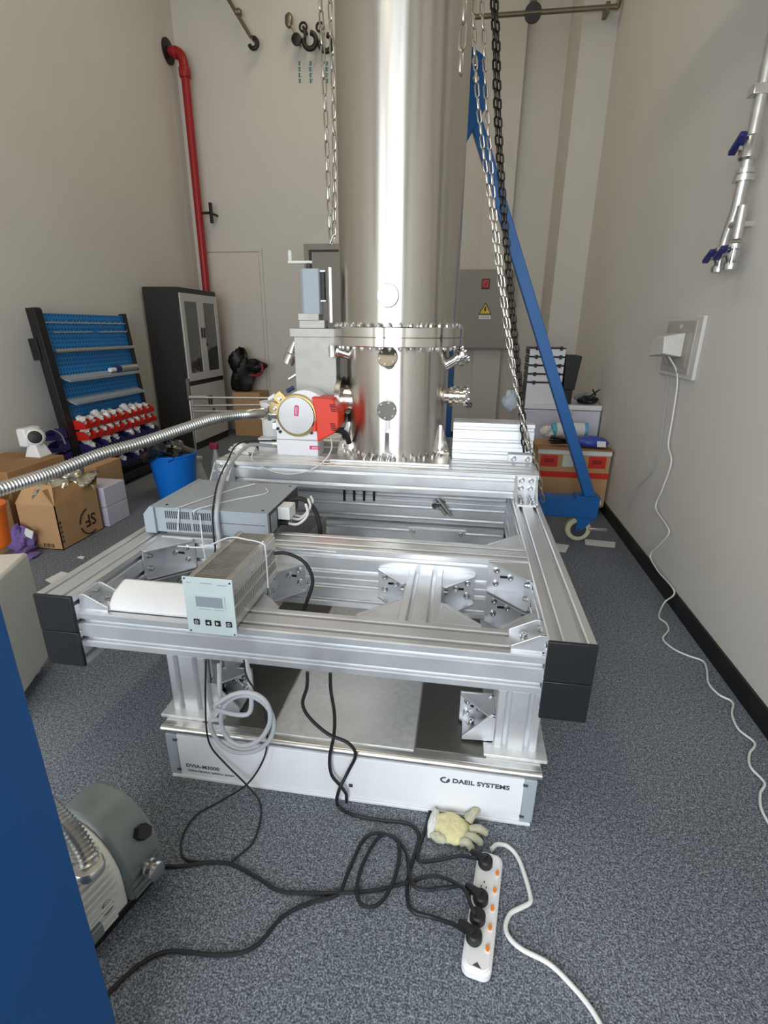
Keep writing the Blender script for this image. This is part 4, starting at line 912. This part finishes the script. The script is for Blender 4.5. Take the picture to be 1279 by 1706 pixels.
# ================================================================== FAR RIGHT BOXES
def carton(name, label, a, b, m=CARD, cat='box', bev=.004):
    t = thing(name, label, cat, ((a[0]+b[0])/2, (a[1]+b[1])/2, a[2])); MB().box(a, b).build('carton', m, t, bev); return t
PLT = thing('wooden_pallet', 'low wooden pallet under the red-taped carton', 'pallet', (.96, 4.7, 0))
for x in (.72, .96, 1.18): MB().box((x-.03, 4.43, 0), (x+.03, 5.0, .05)).build('runner', CARD, PLT, .003)
MB().box((.68, 4.43, .05), (1.24, 5.0, .068)).build('deck', CARD, PLT, .003)
tb = carton('taped_carton', 'large brown carton sealed with red tape behind the crane caster', (.655, 4.40, .07), (1.245, 4.86, .55))
yT = 4.398; RT = mat('red_tape', (208, 44, 34), .4)
MB().box((.653, yT, .315), (1.247, yT+.002, .365)).build('red_tape', RT, tb)
MB().box((.653, yT-.0006, .515), (1.247, yT+.002, .551)).build('white_tape', PAPER, tb)
for a, c in ((.68, .82), (1.07, 1.21)):
    l = MB().box((a, yT-.001, .405), (c, yT+.001, .505)).build('red_label', RT, tb)
    MB().box((a+.03, yT-.002, .44), (c-.03, yT-.001, .475)).build('print', mat('label_dark_red', (150, 20, 20), .5), l)
MB().box((.86, yT-.001, .41), (.95, yT+.001, .51)).build('paper_label', OFFW, tb)
MB().box((1.08, yT-.001, .085), (1.22, yT+.001, .125)).build('white_label', PAPER, tb)
MB(Matrix.Translation((.95, 4.44, .552)) @ Matrix.Rotation(-.06, 4, 'X')).box((-.31, -.06, 0), (.31, .44, .008)).build('loose_flap', CARDD, tb)
zt = .60
hb = thing('blue_pouch', 'blue oval pouch with a white tag on the red-taped carton', 'pouch', (1.12, 4.55, zt))
MB().blob((1.10, 4.52, .605), (.27, .16, .10), 3, .06, 14, -.75).build('pouch', VIOLBL, hb)
MB(Matrix.Translation((1.16, 4.435, .605)) @ Matrix.Rotation(-.5, 4, 'X')).cbox((0, 0, 0), (.07, .004, .05)).build('tag', PAPER, hb)
bm_ = thing('tape_roll_bag', 'clear bag with a white and cyan roll on the red-taped carton', 'bag', (.98, 4.72, zt))
MB().cyl((.82, 4.70, .665), (1.08, 4.74, .665), .062, 20).build('roll', WHITE, bm_, .008)
MB().cyl((.79, 4.70, .665), (.825, 4.70, .665), .064, 20).cyl((1.07, 4.74, .665), (1.10, 4.74, .665), .064, 20).build('roll_end', CYAN, bm_)
MB().blob((.76, 4.69, .65), (.12, .12, .10), 9, .2, 10).build('bag_end', CLEARBAG, bm_)
st_ = thing('black_straps', 'tangle of black straps on the red-taped carton', 'strap', (.9, 4.56, zt))
for k in range(6):
    r_ = random.Random(k); pts = [(.78+.05*i+r_.uniform(-.03, .03), 4.53+r_.uniform(-.03, .05), .585+.012*(k % 4)) for i in range(8)]
    MB().tube(spline(pts, 4), .010, 6).build('strap', BLACK, st_)
wc = thing('white_chest', 'pale white storage chest behind the red-taped carton', 'chest', (.98, 5.2, 0))
MB().box((.55, 4.96, 0), (1.25, 5.50, .80)).build('chest_body', LAV, wc, .006)
MB().box((.545, 4.955, .805), (1.255, 5.505, .85)).build('lid', WHITE, wc, .006)
MB().cbox((.985, 4.953, .79), (.035, .012, .05)).build('latch', CHROME, wc, .002)
cs = thing('case_stack', 'tower of slim white instrument cases with black clips on the white chest', 'instrument case', (.73, 5.1, .85))
for k in range(5):
    z0 = .85 + (0 if k == 0 else .20+(k-1)*.075); z1_ = .85+.20+k*.075-.004
    cse = MB().box((.57, 4.98, z0), (.88, 5.30, z1_-.004)).build('case', WHITEP, cs, .004)
    MB().box((.568, 4.976, z1_-.010), (.882, 5.302, z1_)).build('black_seam', BLACK, cse)
    for x in (.63, .84): MB().cbox((x, 4.973, z1_-.004), (.024, .012, .034)).build('clip', BLACK, cse, .001)
    MB().box((.566, 4.99, z0+.01), (.57, 5.29, z1_-.014)).build('side_grille', INSTD, cse)
tag(MB().hexa([(.90, 5.0, .98), (1.0, 5.0, .98), (1.0, 5.25, .98), (.90, 5.25, .98), (.885, 4.99, 1.285), (1.03, 4.99, 1.28), (1.03, 5.26, 1.28), (.885, 5.26, 1.285)]).box((.91, 5.02, .85), (.99, 5.22, .98)).build('black_case', BLACK, None, .006), 'black tapered case beside the tower of white cases', 'case')
tt = thing('black_tools', 'black cables and tools lying on the lid of the white chest', 'tools', (1.1, 5.1, .85))
MB().blob((1.14, 5.06, .885), (.18, .12, .07), 4, .2, 10, -.8).build('tool_roll', BLACK, tt)
MB().tube(spline([(1.05, 5.0, .90), (1.09, 5.0, .93), (1.14, 5.0, .93), (1.2, 5.02, .97), (1.23, 5.02, .99)], 5), .008, 8).tube(spline([(1.14, 5.02, .90), (1.19, 5.01, .94), (1.16, 5.01, .99)], 5), .008, 8).build('wire', BLACK, tt)
MB().blob((1.14, 5.17, .895), (.19, .10, .08), 11, .15, 10, -.9).build('grey_cloth', INST, tt)
tag(MB().blob(at(850, 668, Y=3.30)+Vector((0, 0, .0)), (.10, .07, .12), 6, .2, 12).build('clear_bag', INST, None), 'crumpled clear bag behind the chains on the rear upper beam', 'bag')
tag(MB().hexa([(.60, 4.12, 0), (.74, 4.10, 0), (.75, 4.22, 0), (.61, 4.24, 0), (.61, 4.13, .07), (.73, 4.11, .06), (.74, 4.21, .06), (.62, 4.22, .07)]).build('red_box', mat('red_box_paint', (222, 40, 56), .5), None, .01), 'small red box on the carpet behind the right beam', 'box')
def sheet(name, pp, m, label, cat='paper', z=.004):
    P_ = [at(x, y, z=z) for x, y in pp]; n = len(P_)
    mb = MB(); mb.add([tuple(p) for p in P_] + [(p.x, p.y, p.z-.003) for p in P_], [tuple(range(n)), tuple(range(n, 2*n))[::-1]] + [(i, (i+1) % n, n+(i+1) % n, n+i) for i in range(n)])
    return tag(mb.build(name, m, None), label, cat)
sheet('paper_strip', ((974, 898), (1025, 903), (1024, 912), (975, 907)), PAPER, 'white paper strip on the carpet right of the caster')
sheet('paper_scrap', ((925, 905), (948, 908), (942, 920), (928, 918)), PAPER, 'white paper scrap on the carpet beside the right beam')
sheet('paper_scrap', ((75, 966), (102, 952), (122, 956), (92, 975)), PAPER, 'larger white paper scrap on the carpet behind the left beam')
sheet('paper_scrap', ((128, 929), (133, 926), (141, 927), (138, 931)), PAPER, 'tiny white paper scrap in front of the printed carton')

# ================================================================== LEFT: CABINET, PEGBOARD, BINS
CB = thing('glass_cabinet', 'tall charcoal steel cabinet with pale glazed doors against the left wall', 'cabinet', (-3.55, 6.45, 0))
kx, ky0, ky1, kz = -3.315, 5.985, 6.955, 1.925
MB().box((XL+.03, ky0, 0), (kx-.02, ky1, kz)).build('body', CABG, CB, .004)
for i in range(2):
    a = ky0+.02+i*(ky1-ky0-.04)/2; b_ = a+(ky1-ky0-.04)/2-.004
    dz0, dz1 = .86, kz-.06
    dr_ = MB().box((kx-.02, a, dz0), (kx, a+.075, dz1)).box((kx-.02, b_-.075, dz0), (kx, b_, dz1)).box((kx-.02, a+.075, dz0), (kx, b_-.075, dz0+.09)).box((kx-.02, a+.075, dz1-.09), (kx, b_-.075, dz1)).build('glass_door', DOORW, CB, .002)
    MB().box((kx-.014, a+.075, dz0+.09), (kx-.008, b_-.075, dz1-.09)).build('pane', GLASSD, dr_)
    hy = b_-.045 if i == 0 else a+.015
    MB().box((kx, hy, 1.36), (kx+.012, hy+.028, 1.48)).build('handle', BLACK, dr_, .003)
    ld = MB().box((kx-.02, a, .10), (kx, b_, .80)).build('lower_door', DOORW, CB, .002)
    MB().box((kx, hy, .52), (kx+.012, hy+.028, .64)).build('handle', BLACK, ld, .003)
MB().cyl((kx, ky0+.56, 1.28), (kx+.01, ky0+.56, 1.28), .018, 12).cyl((kx, ky0+.56, .45), (kx+.01, ky0+.56, .45), .018, 12).build('lock', BLACK, CB)
# pegboard rack, leaning slightly
Mp = Matrix.Translation((-3.46, 4.12, 0))
tl = math.atan2(.16, 1.2)
Ml = Mp @ Matrix.Rotation(-.09, 4, 'Y')
PG = thing('pegboard_rack', 'blue perforated tool panel on a black stand against the left wall', 'pegboard', (-3.46, 4.7, 0))
Lp = 1.20
MB(Ml).box((-.012, .04, .12), (.0, Lp-.02, 1.60)).build('perforated_panel', peg_mat(), PG)
PG.children[0].data.transform(Matrix.Identity(4))
MB(Ml).prism([(.0, 0.02), (.05, 0.02), (.05, 1.63), (.0, 1.63)], -.05, .035, 'y').build('upright', BLACK, PG, .004)
MB(Ml).box((-.06, -.02, 0.02), (.03, .045, 1.64)).box((-.10, -.04, 1.22), (-.02, .03, 1.40)).build('upright', BLACK, PG, .003)
MB(Ml).box((-.04, Lp-.025, 0.02), (.03, Lp+.01, 1.62)).build('upright', BLACK, PG, .003)
MB(Ml).box((-.10, -.02, .02), (.20, Lp, .09)).build('base', BLACK, PG, .004)
for zz in (1.27, 1.02, .82):
    y0_ = .05
    if zz == 1.27: MB(Ml).box((0, .06, zz), (.06, Lp, zz+.012)).box((.055, .06, zz), (.06, Lp, zz+.03)).build('wire_shelf', SATIN, PG)
    else: MB(Ml).prism([(0, zz+.045), (.10, zz-.005), (.105, zz+.018), (.10, zz+.020), (.097, zz+.005), (0, zz+.055)], .07, Lp-.06, 'y').build('shelf', INST, PG)
for zz, y0_, y1_ in ((1.52, .05, 1.15), (1.44, .12, .62), (1.44, .72, 1.15)):
    MB(Ml).cyl((.03, y0_, zz), (.03, y1_, zz), .005, 8).build('rail', SATIN, PG)
    n_ = int((y1_-y0_)/.085)
    for k in range(n_):
        yy = y0_+.03+k*.085; MB(Ml).tube([(.0, yy, zz), (.07, yy, zz-.006), (.078, yy, zz+.012)], .004, 6).build('hook', SATIN, PG)
sp_ = thing('spray_can', 'small silver and blue can lying on the upper pegboard shelf', 'can', tuple(Ml @ Vector((.05, .9, 1.08))))
MB(Ml).cyl((.055, .86, 1.085), (.055, 1.13, 1.085), .032, 16).build('can', SATIN, sp_)
MB(Ml).cyl((.055, .78, 1.085), (.055, .86, 1.085), .030, 16).build('cap', BLUEV, sp_)
MB(Ml).cyl((.055, .70, 1.078), (.055, .78, 1.078), .022, 12).build('tip', WHITE, sp_)
def bin_mesh(m, L=.13, Wd=.118, Hh=.085):
    t = .004; mb = MB()
    mb.box((0, -Wd/2, 0), (L, Wd/2, t)).box((0, -Wd/2, 0), (t, Wd/2, Hh))
    for s_ in (-1, 1): mb.prism([(0, 0), (L, 0), (L*1.1, Hh*.45), (L*.7, Hh*.9), (0, Hh)], s_*Wd/2-t/2, s_*Wd/2+t/2, 'y')
    mb.hexa([(L-t, -Wd/2, 0), (L, -Wd/2, 0), (L, Wd/2, 0), (L-t, Wd/2, 0), (L*1.1-t, -Wd/2, Hh*.48), (L*1.1, -Wd/2, Hh*.48), (L*1.1, Wd/2, Hh*.48), (L*1.1-t, Wd/2, Hh*.48)])
    return mb.mesh('bin', m, False)
BR, BP = bin_mesh(REDBIN), bin_mesh(PURPLE)
BAGS = [MB().blob((.06, 0, .07), (.11, .085, .07+.02*k), 20+k, .25, 8).mesh('bag', CLEARBAG) for k in range(4)]
ORD = ['nearest', 'second', 'third', 'fourth', 'fifth', 'sixth', 'seventh', 'eighth', 'ninth', 'farthest']
rows = [(BR, .60, .06, 10, 'red', 'upper'), (BR, .50, .08, 10, 'red', 'lower'), (BP, .385, .10, 9, 'indigo', 'top'), (BP, .28, .12, 9, 'indigo', 'middle'), (BP, .17, .14, 9, 'indigo', 'bottom')]
for me, zz, xo, n_, cn, pos in rows:
    for k in range(n_):
        Mx = Ml @ Matrix.Translation((.0+xo*.35, .10+k*(1.08/n_), zz))
        t = thing('parts_bin', '%s plastic parts bin, %s along the %s %s row of the pegboard' % (cn, ORD[k] if k < n_-1 else 'farthest', pos, cn), 'bin', tuple(Mx.translation), '%s bins in the %s row' % (cn, pos))
        inst('bin', me, Mx, t)
        if cn == 'red' or k % 3 != 1: inst('bag', BAGS[(k*7+len(pos)) % 4], Mx, t)
for k in range(3):
    Mx = Ml @ Matrix.Translation((-.02, -.06, .34+k*.105)) @ Matrix.Rotation(-PI/2, 4, 'Z')
    t = thing('parts_bin', ['lowest', 'middle', 'topmost'][k] + ' of the three indigo bins on the near end of the black stand', 'bin', tuple(Mx.translation), 'indigo bins on the end of the stand'); inst('bin', BP, Mx, t)
# blue bin with black bag
wb_ = thing('waste_bin', 'bright blue round waste bin lined with a black bag', 'waste bin', (-2.58, 4.22, 0))
MB().lathe((-2.58, 4.22, 0), [(.155, 0), (.16, .005), (.205, .40), (.212, .405), (.212, .42), (.195, .42)], 40).build('bucket', BINB, wb_)
MB().blob((-2.64, 4.20, .44), (.46, .42, .20), 13, .22, 16).build('bin_liner', BAGB, wb_)
# printed carton (upside-down print), with foil inside
sx0, sx1, sy0, sy1, sz = -3.03, -2.725, 2.94, 3.37, .33
sb = thing('printed_carton', 'open brown carton with upside-down dark logo, foil sticking out', 'box', (-2.88, 3.15, 0))
t_ = .006
MB().box((sx0, sy0, 0), (sx1, sy1, t_)).box((sx0, sy0, 0), (sx1, sy0+t_, sz)).box((sx0, sy1-t_, 0), (sx1, sy1, sz)).box((sx0, sy0, 0), (sx0+t_, sy1, sz)).box((sx1-t_, sy0, 0), (sx1, sy1, sz)).build('carton', CARD, sb)
MB().hexa([(sx1-.006, sy0, sz), (sx1, sy0, sz), (sx1, sy1, sz), (sx1-.006, sy1, sz), (sx1-.09, sy0+.02, sz+.10), (sx1-.084, sy0+.02, sz+.10), (sx1-.05, sy1-.02, sz+.08), (sx1-.056, sy1-.02, sz+.08)]).build('flap', CARDD, sb)
MB().hexa([(sx0, sy0, sz), (sx1, sy0, sz), (sx1, sy0+.006, sz), (sx0, sy0+.006, sz), (sx0+.03, sy0+.09, sz+.12), (sx1-.06, sy0+.08, sz+.12), (sx1-.06, sy0+.086, sz+.12), (sx0+.03, sy0+.096, sz+.12)]).build('flap', CARD, sb)
MB().hexa([(sx0, sy1-.006, sz), (sx1, sy1-.006, sz), (sx1, sy1, sz), (sx0, sy1, sz), (sx0+.02, sy1+.05, sz+.10), (sx1-.02, sy1+.05, sz+.10), (sx1-.02, sy1+.056, sz+.10), (sx0+.02, sy1+.056, sz+.10)]).build('flap', CARDD, sb)
lg = Vector((sx1+.0006, sy1-.135, .115))
ML = frame_mat(lg, -Y_, -Z_, X_)
text('SF', .125, INK, ML @ Matrix.Translation((-.072, -.045, 0)), sb, 'logo', .0005, .002)
MB(frame_mat(lg, Y_, Z_, X_)).torus((0, 0, 0), .098, .006, (0, 0, 1), 20, 4, 2.6, 4.4).torus((0, 0, 0), .098, .006, (0, 0, 1), 20, 4, .9, 2.3).build('logo', INK, sb)
for k in range(7): MB().cbox((sx0+.16+k*.012, sy0-.0006, .03), (.005 if k % 3 else .009, .0012, .028)).build('barcode_bar', INK, sb)
for k in range(5): MB().cbox((sx1+.0006, sy0+.018, .06+k*.035), (.0012, .016, .02)).build('edge_print', GREYT, sb)
fo = thing('foil_bundle', 'crumpled silver foil piled in the printed carton', 'foil', (-2.9, 3.2, .33))
MB().blob((-2.93, 3.14, .37), (.28, .30, .20), 31, .3, 18).build('foil', FOIL, fo); MB().blob((-2.84, 3.32, .40), (.22, .24, .16), 37, .35, 18).build('foil', FOIL, fo)
for i, (z0, z1_) in enumerate(((0.002, .158), (.162, .318))):
    o = MB().box((-2.95, 3.40, z0), (-2.695, 3.66, z1_)).build('white_box', LAV, None, .004); tag(o, ['lower', 'upper'][i] + ' of two plain white boxes stacked behind the printed carton', 'box', 'stacked white boxes')
b2_ = carton('brown_carton', 'open brown carton standing at the left edge behind the white pedestal', (-3.45, 2.62, 0), (-3.08, 2.95, .36), CARD)
MB().hexa([(-3.45, 2.62, .36), (-3.08, 2.62, .36), (-3.08, 2.626, .36), (-3.45, 2.626, .36), (-3.40, 2.54, .46), (-3.12, 2.54, .46), (-3.12, 2.546, .46), (-3.40, 2.546, .46)]).build('flap', CARDD, b2_)
MB().hexa([(-3.086, 2.62, .36), (-3.08, 2.62, .36), (-3.08, 2.95, .36), (-3.086, 2.95, .36), (-3.02, 2.66, .44), (-3.014, 2.66, .44), (-3.014, 2.91, .44), (-3.02, 2.91, .44)]).build('flap', CARDD, b2_)
carton('brown_carton', 'closed brown carton behind the foil, against the pegboard stand', (-3.19, 3.69, 0), (-2.96, 4.02, .40), CARD)
carton('brown_carton', 'tall brown carton under the white camera by the left wall', (-3.72, 3.1, 0), (-3.2, 3.66, .50), CARDD)
wcam = thing('white_camera', 'white desk camera with a round black lens standing on a carton', 'camera', (-3.40, 3.50, .5))
q = at(62, 745, X=-3.36)
cxw, cyw = q.x, q.y
MB().hexa([(cxw-.07, cyw-.07, .50), (cxw+.07, cyw-.07, .50), (cxw+.07, cyw+.07, .50), (cxw-.07, cyw+.07, .50), (cxw-.04, cyw-.05, .60), (cxw+.03, cyw-.05, .60), (cxw+.03, cyw+.05, .60), (cxw-.04, cyw+.05, .60)]).build('stand', WHITE, wcam, .01)
dn = (Vector((0, 0, 1.3))-Vector((cxw, cyw, .66))).normalized()
MB().box((cxw-.09, cyw-.08, .585), (cxw-.01, cyw+.09, .73)).build('back_shell', WHITE, wcam, .015)
MB().lathe((cxw, cyw, .655), [(.06, -.07), (.075, -.03), (.07, .03), (.055, .05)], 28, dn).build('head', WHITE, wcam)
MB().lathe(Vector((cxw, cyw, .655))+dn*.05, [(.05, -.005), (.05, .003), (.044, .006)], 24, dn).build('lens', BLACK, wcam)
MB().tube(spline([(cxw-.05, cyw+.08, .66), (cxw-.05, cyw+.20, .68), (cxw-.05, cyw+.32, .62), (cxw-.05, cyw+.36, .52)], 6), .006, 8).build('lead', INST, wcam)
pc = thing('purple_cloth', 'crumpled purple cloth with a white tag beside the printed carton', 'cloth', (-2.95, 2.75, 0))
pq = at(38, 905, z=.06)
MB().blob((pq.x, pq.y, .07), (.16, .16, .22), 41, .35, 14, -.62).build('cloth', LILAC, pc); MB().blob((pq.x+.10, pq.y-.12, .03), (.10, .2, .08), 43, .3, 12, -.7).build('cloth', LILAC, pc)
tq = at(52, 887, z=.15); MB(Matrix.Translation((tq.x, tq.y-.02, tq.z)) @ Matrix.Rotation(.4, 4, 'Y')).cbox((0, 0, 0), (.06, .006, .06)).build('tag', PAPER, pc)
# ================================================================== BEHIND THE FRAME, LEFT
sr_ = thing('steel_rod_rack', 'slim steel rod rack standing behind the frame on the left', 'rack', (-2.2, 5.0, 0))
for px, yy in ((316, 4.86), (316, 5.10)):
    q = at(px, 664, Y=yy)
    MB().cyl((q.x, yy, 0), (q.x, yy, .80), .012, 10).build('post', SATIN, sr_)
MB().box((-2.73, 4.86, .80), (-2.70, 4.89, 1.0)).cyl((-2.715, 4.875, 1.0), (-2.715, 4.875, 1.01), .018, 12).build('top_post', DARKST, sr_, .003)
for yy, py0, py1 in ((4.86, 662, 663), (5.02, 676, 674), (5.10, 685, 685)):
    ra = at(318, py0, Y=yy); rb = at(452, py1, Y=yy); MB().cyl(ra, rb, .0105, 10).build('rail', SATIN, sr_)
MB().cyl(at(316, 662, Y=4.86), at(346, 662, Y=4.86), .021, 12).build('sleeve', SATIN, sr_)
for yy in (4.86, 5.10): MB().cyl((-1.76, yy, 0), (-1.76, yy, .80), .012, 10).build('post', SATIN, sr_)
tag(MB().lathe((-1.28, 3.41, ZU), [(.088, 0), (.092, .004), (.092, .20), (.098, .205), (.098, .23), (.09, .232)], 32).build('white_canister', WHITE, None), 'white round canister behind the steel hose on the rear upper beam', 'canister')
tag(MB().blob((-1.27, 2.84, ZU+.02), (.17, .12, .065), 51, .3, 12, -.6).build('crumpled_film', CLEARBAG, None), 'crumpled white film on the left end of the front upper beam', 'film')
jb = carton('brown_carton', 'brown carton behind the glass cabinet under the dark bag', (-3.25, 7.02, 0), (-2.85, 7.38, .62), CARD)
bk = thing('dark_bag', 'black bag with a loose strap piled beside the glass cabinet', 'bag', (-3.1, 7.2, .62))
MB().blob((-3.14, 7.18, .88), (.36, .30, .60), 61, .18, 14, -.85).build('bag', BLACK, bk); MB().blob((-2.96, 7.16, .98), (.36, .2, .18), 63, .2, 12).build('bag', BLACK, bk)
MB().tube(spline([(-2.82, 7.1, 1.02), (-2.80, 7.08, .93), (-2.86, 7.08, .86), (-3.0, 7.08, .85)], 6), .018, 8).build('strap', MAROON, bk)
sp2 = thing('spray_bottle', 'clear spray bottle with a maroon trigger behind the frame', 'bottle', (-2.3, 5.3, 0))
q = at(358, 745, Y=4.6)
bx = q.x; bz = q.z
MB().lathe((bx, 4.6, 0), [(.05, 0), (.052, .01), (.052, .22), (.02, bz-.05), (.018, bz-.02)], 18).build('bottle', INST, sp2); MB().box((bx-.05, 4.58, bz-.02), (bx+.03, 4.62, bz+.04)).build('trigger', MAROON, sp2, .006)
q = at(333, 790, Y=4.75)
tag(MB().lathe((q.x, 4.75, 0), [(.075, 0), (.075, .01), (.03, .17), (.03, .22), (.042, .225), (.042, .25)], 20).build('white_flask', mat('milky_plastic', (205, 208, 206), .4), None), 'milky conical bottle standing behind the left upper bracket', 'bottle')

# ================================================================== LEFT FOREGROUND
wp = thing('white_pedestal', 'off-white wheeled pedestal cabinet at the left edge', 'cabinet', (-2.1, 1.75, 0))
A = Vector((-1.818, 1.772, 0)); dirv = (Vector((-1.719, 1.498, 0))-A).normalized(); outv = Vector((-dirv.y, dirv.x, 0))
if outv.x < 0: outv = -outv
Mw = frame_mat(A, dirv, -outv, Z_) if False else frame_mat(A, dirv, Z_.cross(dirv), Z_)
sgn = -1 if (Z_.cross(dirv)).x > 0 else 1
MB(Mw).box((0, 0 if sgn > 0 else -.45, .06), (.52, .45 if sgn > 0 else 0, .575)).build('body', OFFW, wp, .012)
for a in (.06, .46):
    for c in (.06, .39):
        MB(Mw).lathe((a, sgn*c-.015, .032), [(.03, 0), (.032, .004), (.032, .026), (.03, .03)], 20, (0, 1, 0)).box((a-.02, sgn*c-.02, .035), (a+.02, sgn*c+.02, .065)).build('caster', WHITE, wp)
oq = Mw @ Vector((.33, sgn*.10, .577))
ot = thing('orange_tub', 'orange plastic tub standing on the off-white pedestal', 'tub', tuple(oq))
oq = at(0, 915, z=.577)
MB().lathe((oq.x-.075, oq.y+.02, .577), [(.08, 0), (.085, .005), (.095, .17), (.10, .175), (.10, .19), (.09, .19)], 28).build('tub', ORANGE, ot)
bp_ = thing('blue_cabinet', 'dark blue sheet metal cabinet cropped by the lower left edge', 'cabinet', (-.9, .4, 0))
ex, ey = -.695*.84, .608*.84
zb0 = H*(1-.84)
MB().box((ex-.36, ey-.40, .0), (ex, ey, 1.16)).build('body', BLUED, bp_, .003)
MB().box((ex-.36, ey-.40, 1.16), (ex, ey, 1.175)).build('top_panel', BLUED, bp_, .003)
# rough pump
a_ = Vector((.27, .96, 0)).normalized(); l_ = Vector((-.96, .27, 0)).normalized()
MPu = frame_mat((-.858, .672, 0), a_, l_, Z_)
RPu = thing('rough_pump', 'grey and white finned vacuum pump on the carpet behind the blue cabinet', 'pump', (-.97, .85, 0))
def dprof(w_, h0, h1, n=14, inset=0.0):
    c = w_/2
    return [(inset, .03), (w_-inset, .03)] + [(c+(c-inset)*math.cos(PI*i/n), h0+(h1-h0-inset)*math.sin(PI*i/n)) for i in range(n+1)]
MB(MPu).prism(dprof(.27, .12, .262), .0, .17, 'x').build('white_housing', PUMPW, RPu, .006)
for k in range(9):
    t = -.02+k*.125; 
    zz = .12+.142*math.sin(max(0, t)) if t > 0 else .11; yy = .135-.135*math.cos(max(t, 0))
    nrm = Vector((0, -math.cos(max(t, 0)), math.sin(max(t, 0))))
    c = Vector((0, yy, zz))
    MB(MPu).hexa([c+Vector((.004, -.003, 0))+nrm*-.004+Vector((0, 0, -.0045)), c+Vector((.158, 0, -.0045))-nrm*.004, c+Vector((.158, 0, .0045))-nrm*.004, c+Vector((.004, 0, .0045))-nrm*.004,
                  c+Vector((.004, 0, -.003))+nrm*.013, c+Vector((.14, 0, -.003))+nrm*.013, c+Vector((.14, 0, .003))+nrm*.013, c+Vector((.004, 0, .003))+nrm*.013]).build('fin', PUMPW, RPu)
for k in range(3):
    MB(MPu).box((.004, -.011, .04+k*.026), (.13, .004, .048+k*.026)).build('fin', PUMPW, RPu)
MB(MPu).prism([(y-.012, z+.0) for y, z in dprof(.30, .12, .274)], .17, .285, 'x').build('grey_housing', PUMPG, RPu, .012)
for k in range(4): MB(MPu).box((.18, -.018, .04+k*.024), (.275, -.008, .05+k*.024)).build('housing_rib', PUMPG, RPu)
MB(MPu).cyl((.245, .02, .19), (.245, -.014, .214), .021, 6).build('oil_cap', BLACK, RPu)
MB(MPu).lathe((.225, -.01, .115), [(.016, 0), (.016, .02), (.024, .022), (.024, .03), (.014, .032), (.014, .042), (.024, .044), (.024, .054), (.02, .056)], 20, (0, -1, 0)).build('exhaust_port', CHROME, RPu)
MB(MPu).box((-.0, .0, 0), (.28, .05, .03)).box((0, .22, 0), (.28, .27, .03)).build('foot', BLACK, RPu, .004)
MB(MPu).box((.03, -.012, .035), (.09, .005, .075)).build('terminal_cover', PUMPG, RPu, .004)
MB(MPu).torus((.11, -.008, .10), .016, .003, (0, 1, 0), 16, 6).build('lifting_eye', CHROME, RPu)
ph = at(149, 1452, z=.232)
hz = [ph + Vector((0, 0, .0)), ph+Vector((-.012, .012, .03)), ph+Vector((-.05, .03, .07)), ph+Vector((-.11, .05, .10)), ph+Vector((-.20, .08, .12)), ph+Vector((-.34, .14, .12))]
hs = resample(spline(hz, 10), .0026)
hh = thing('pump_hose', 'corrugated steel hose rising from the finned vacuum pump', 'hose', tuple(ph))
MB().tube(hs, [.0245+.003*math.cos(i*PI/2) for i in range(len(hs))], 18).build('hose', HOSE, hh, ang=60)
MB().lathe(ph, [(.032, 0), (.036, .004), (.036, .02), (.032, .026)], 24).build('clamp_ring', SATIN, hh)
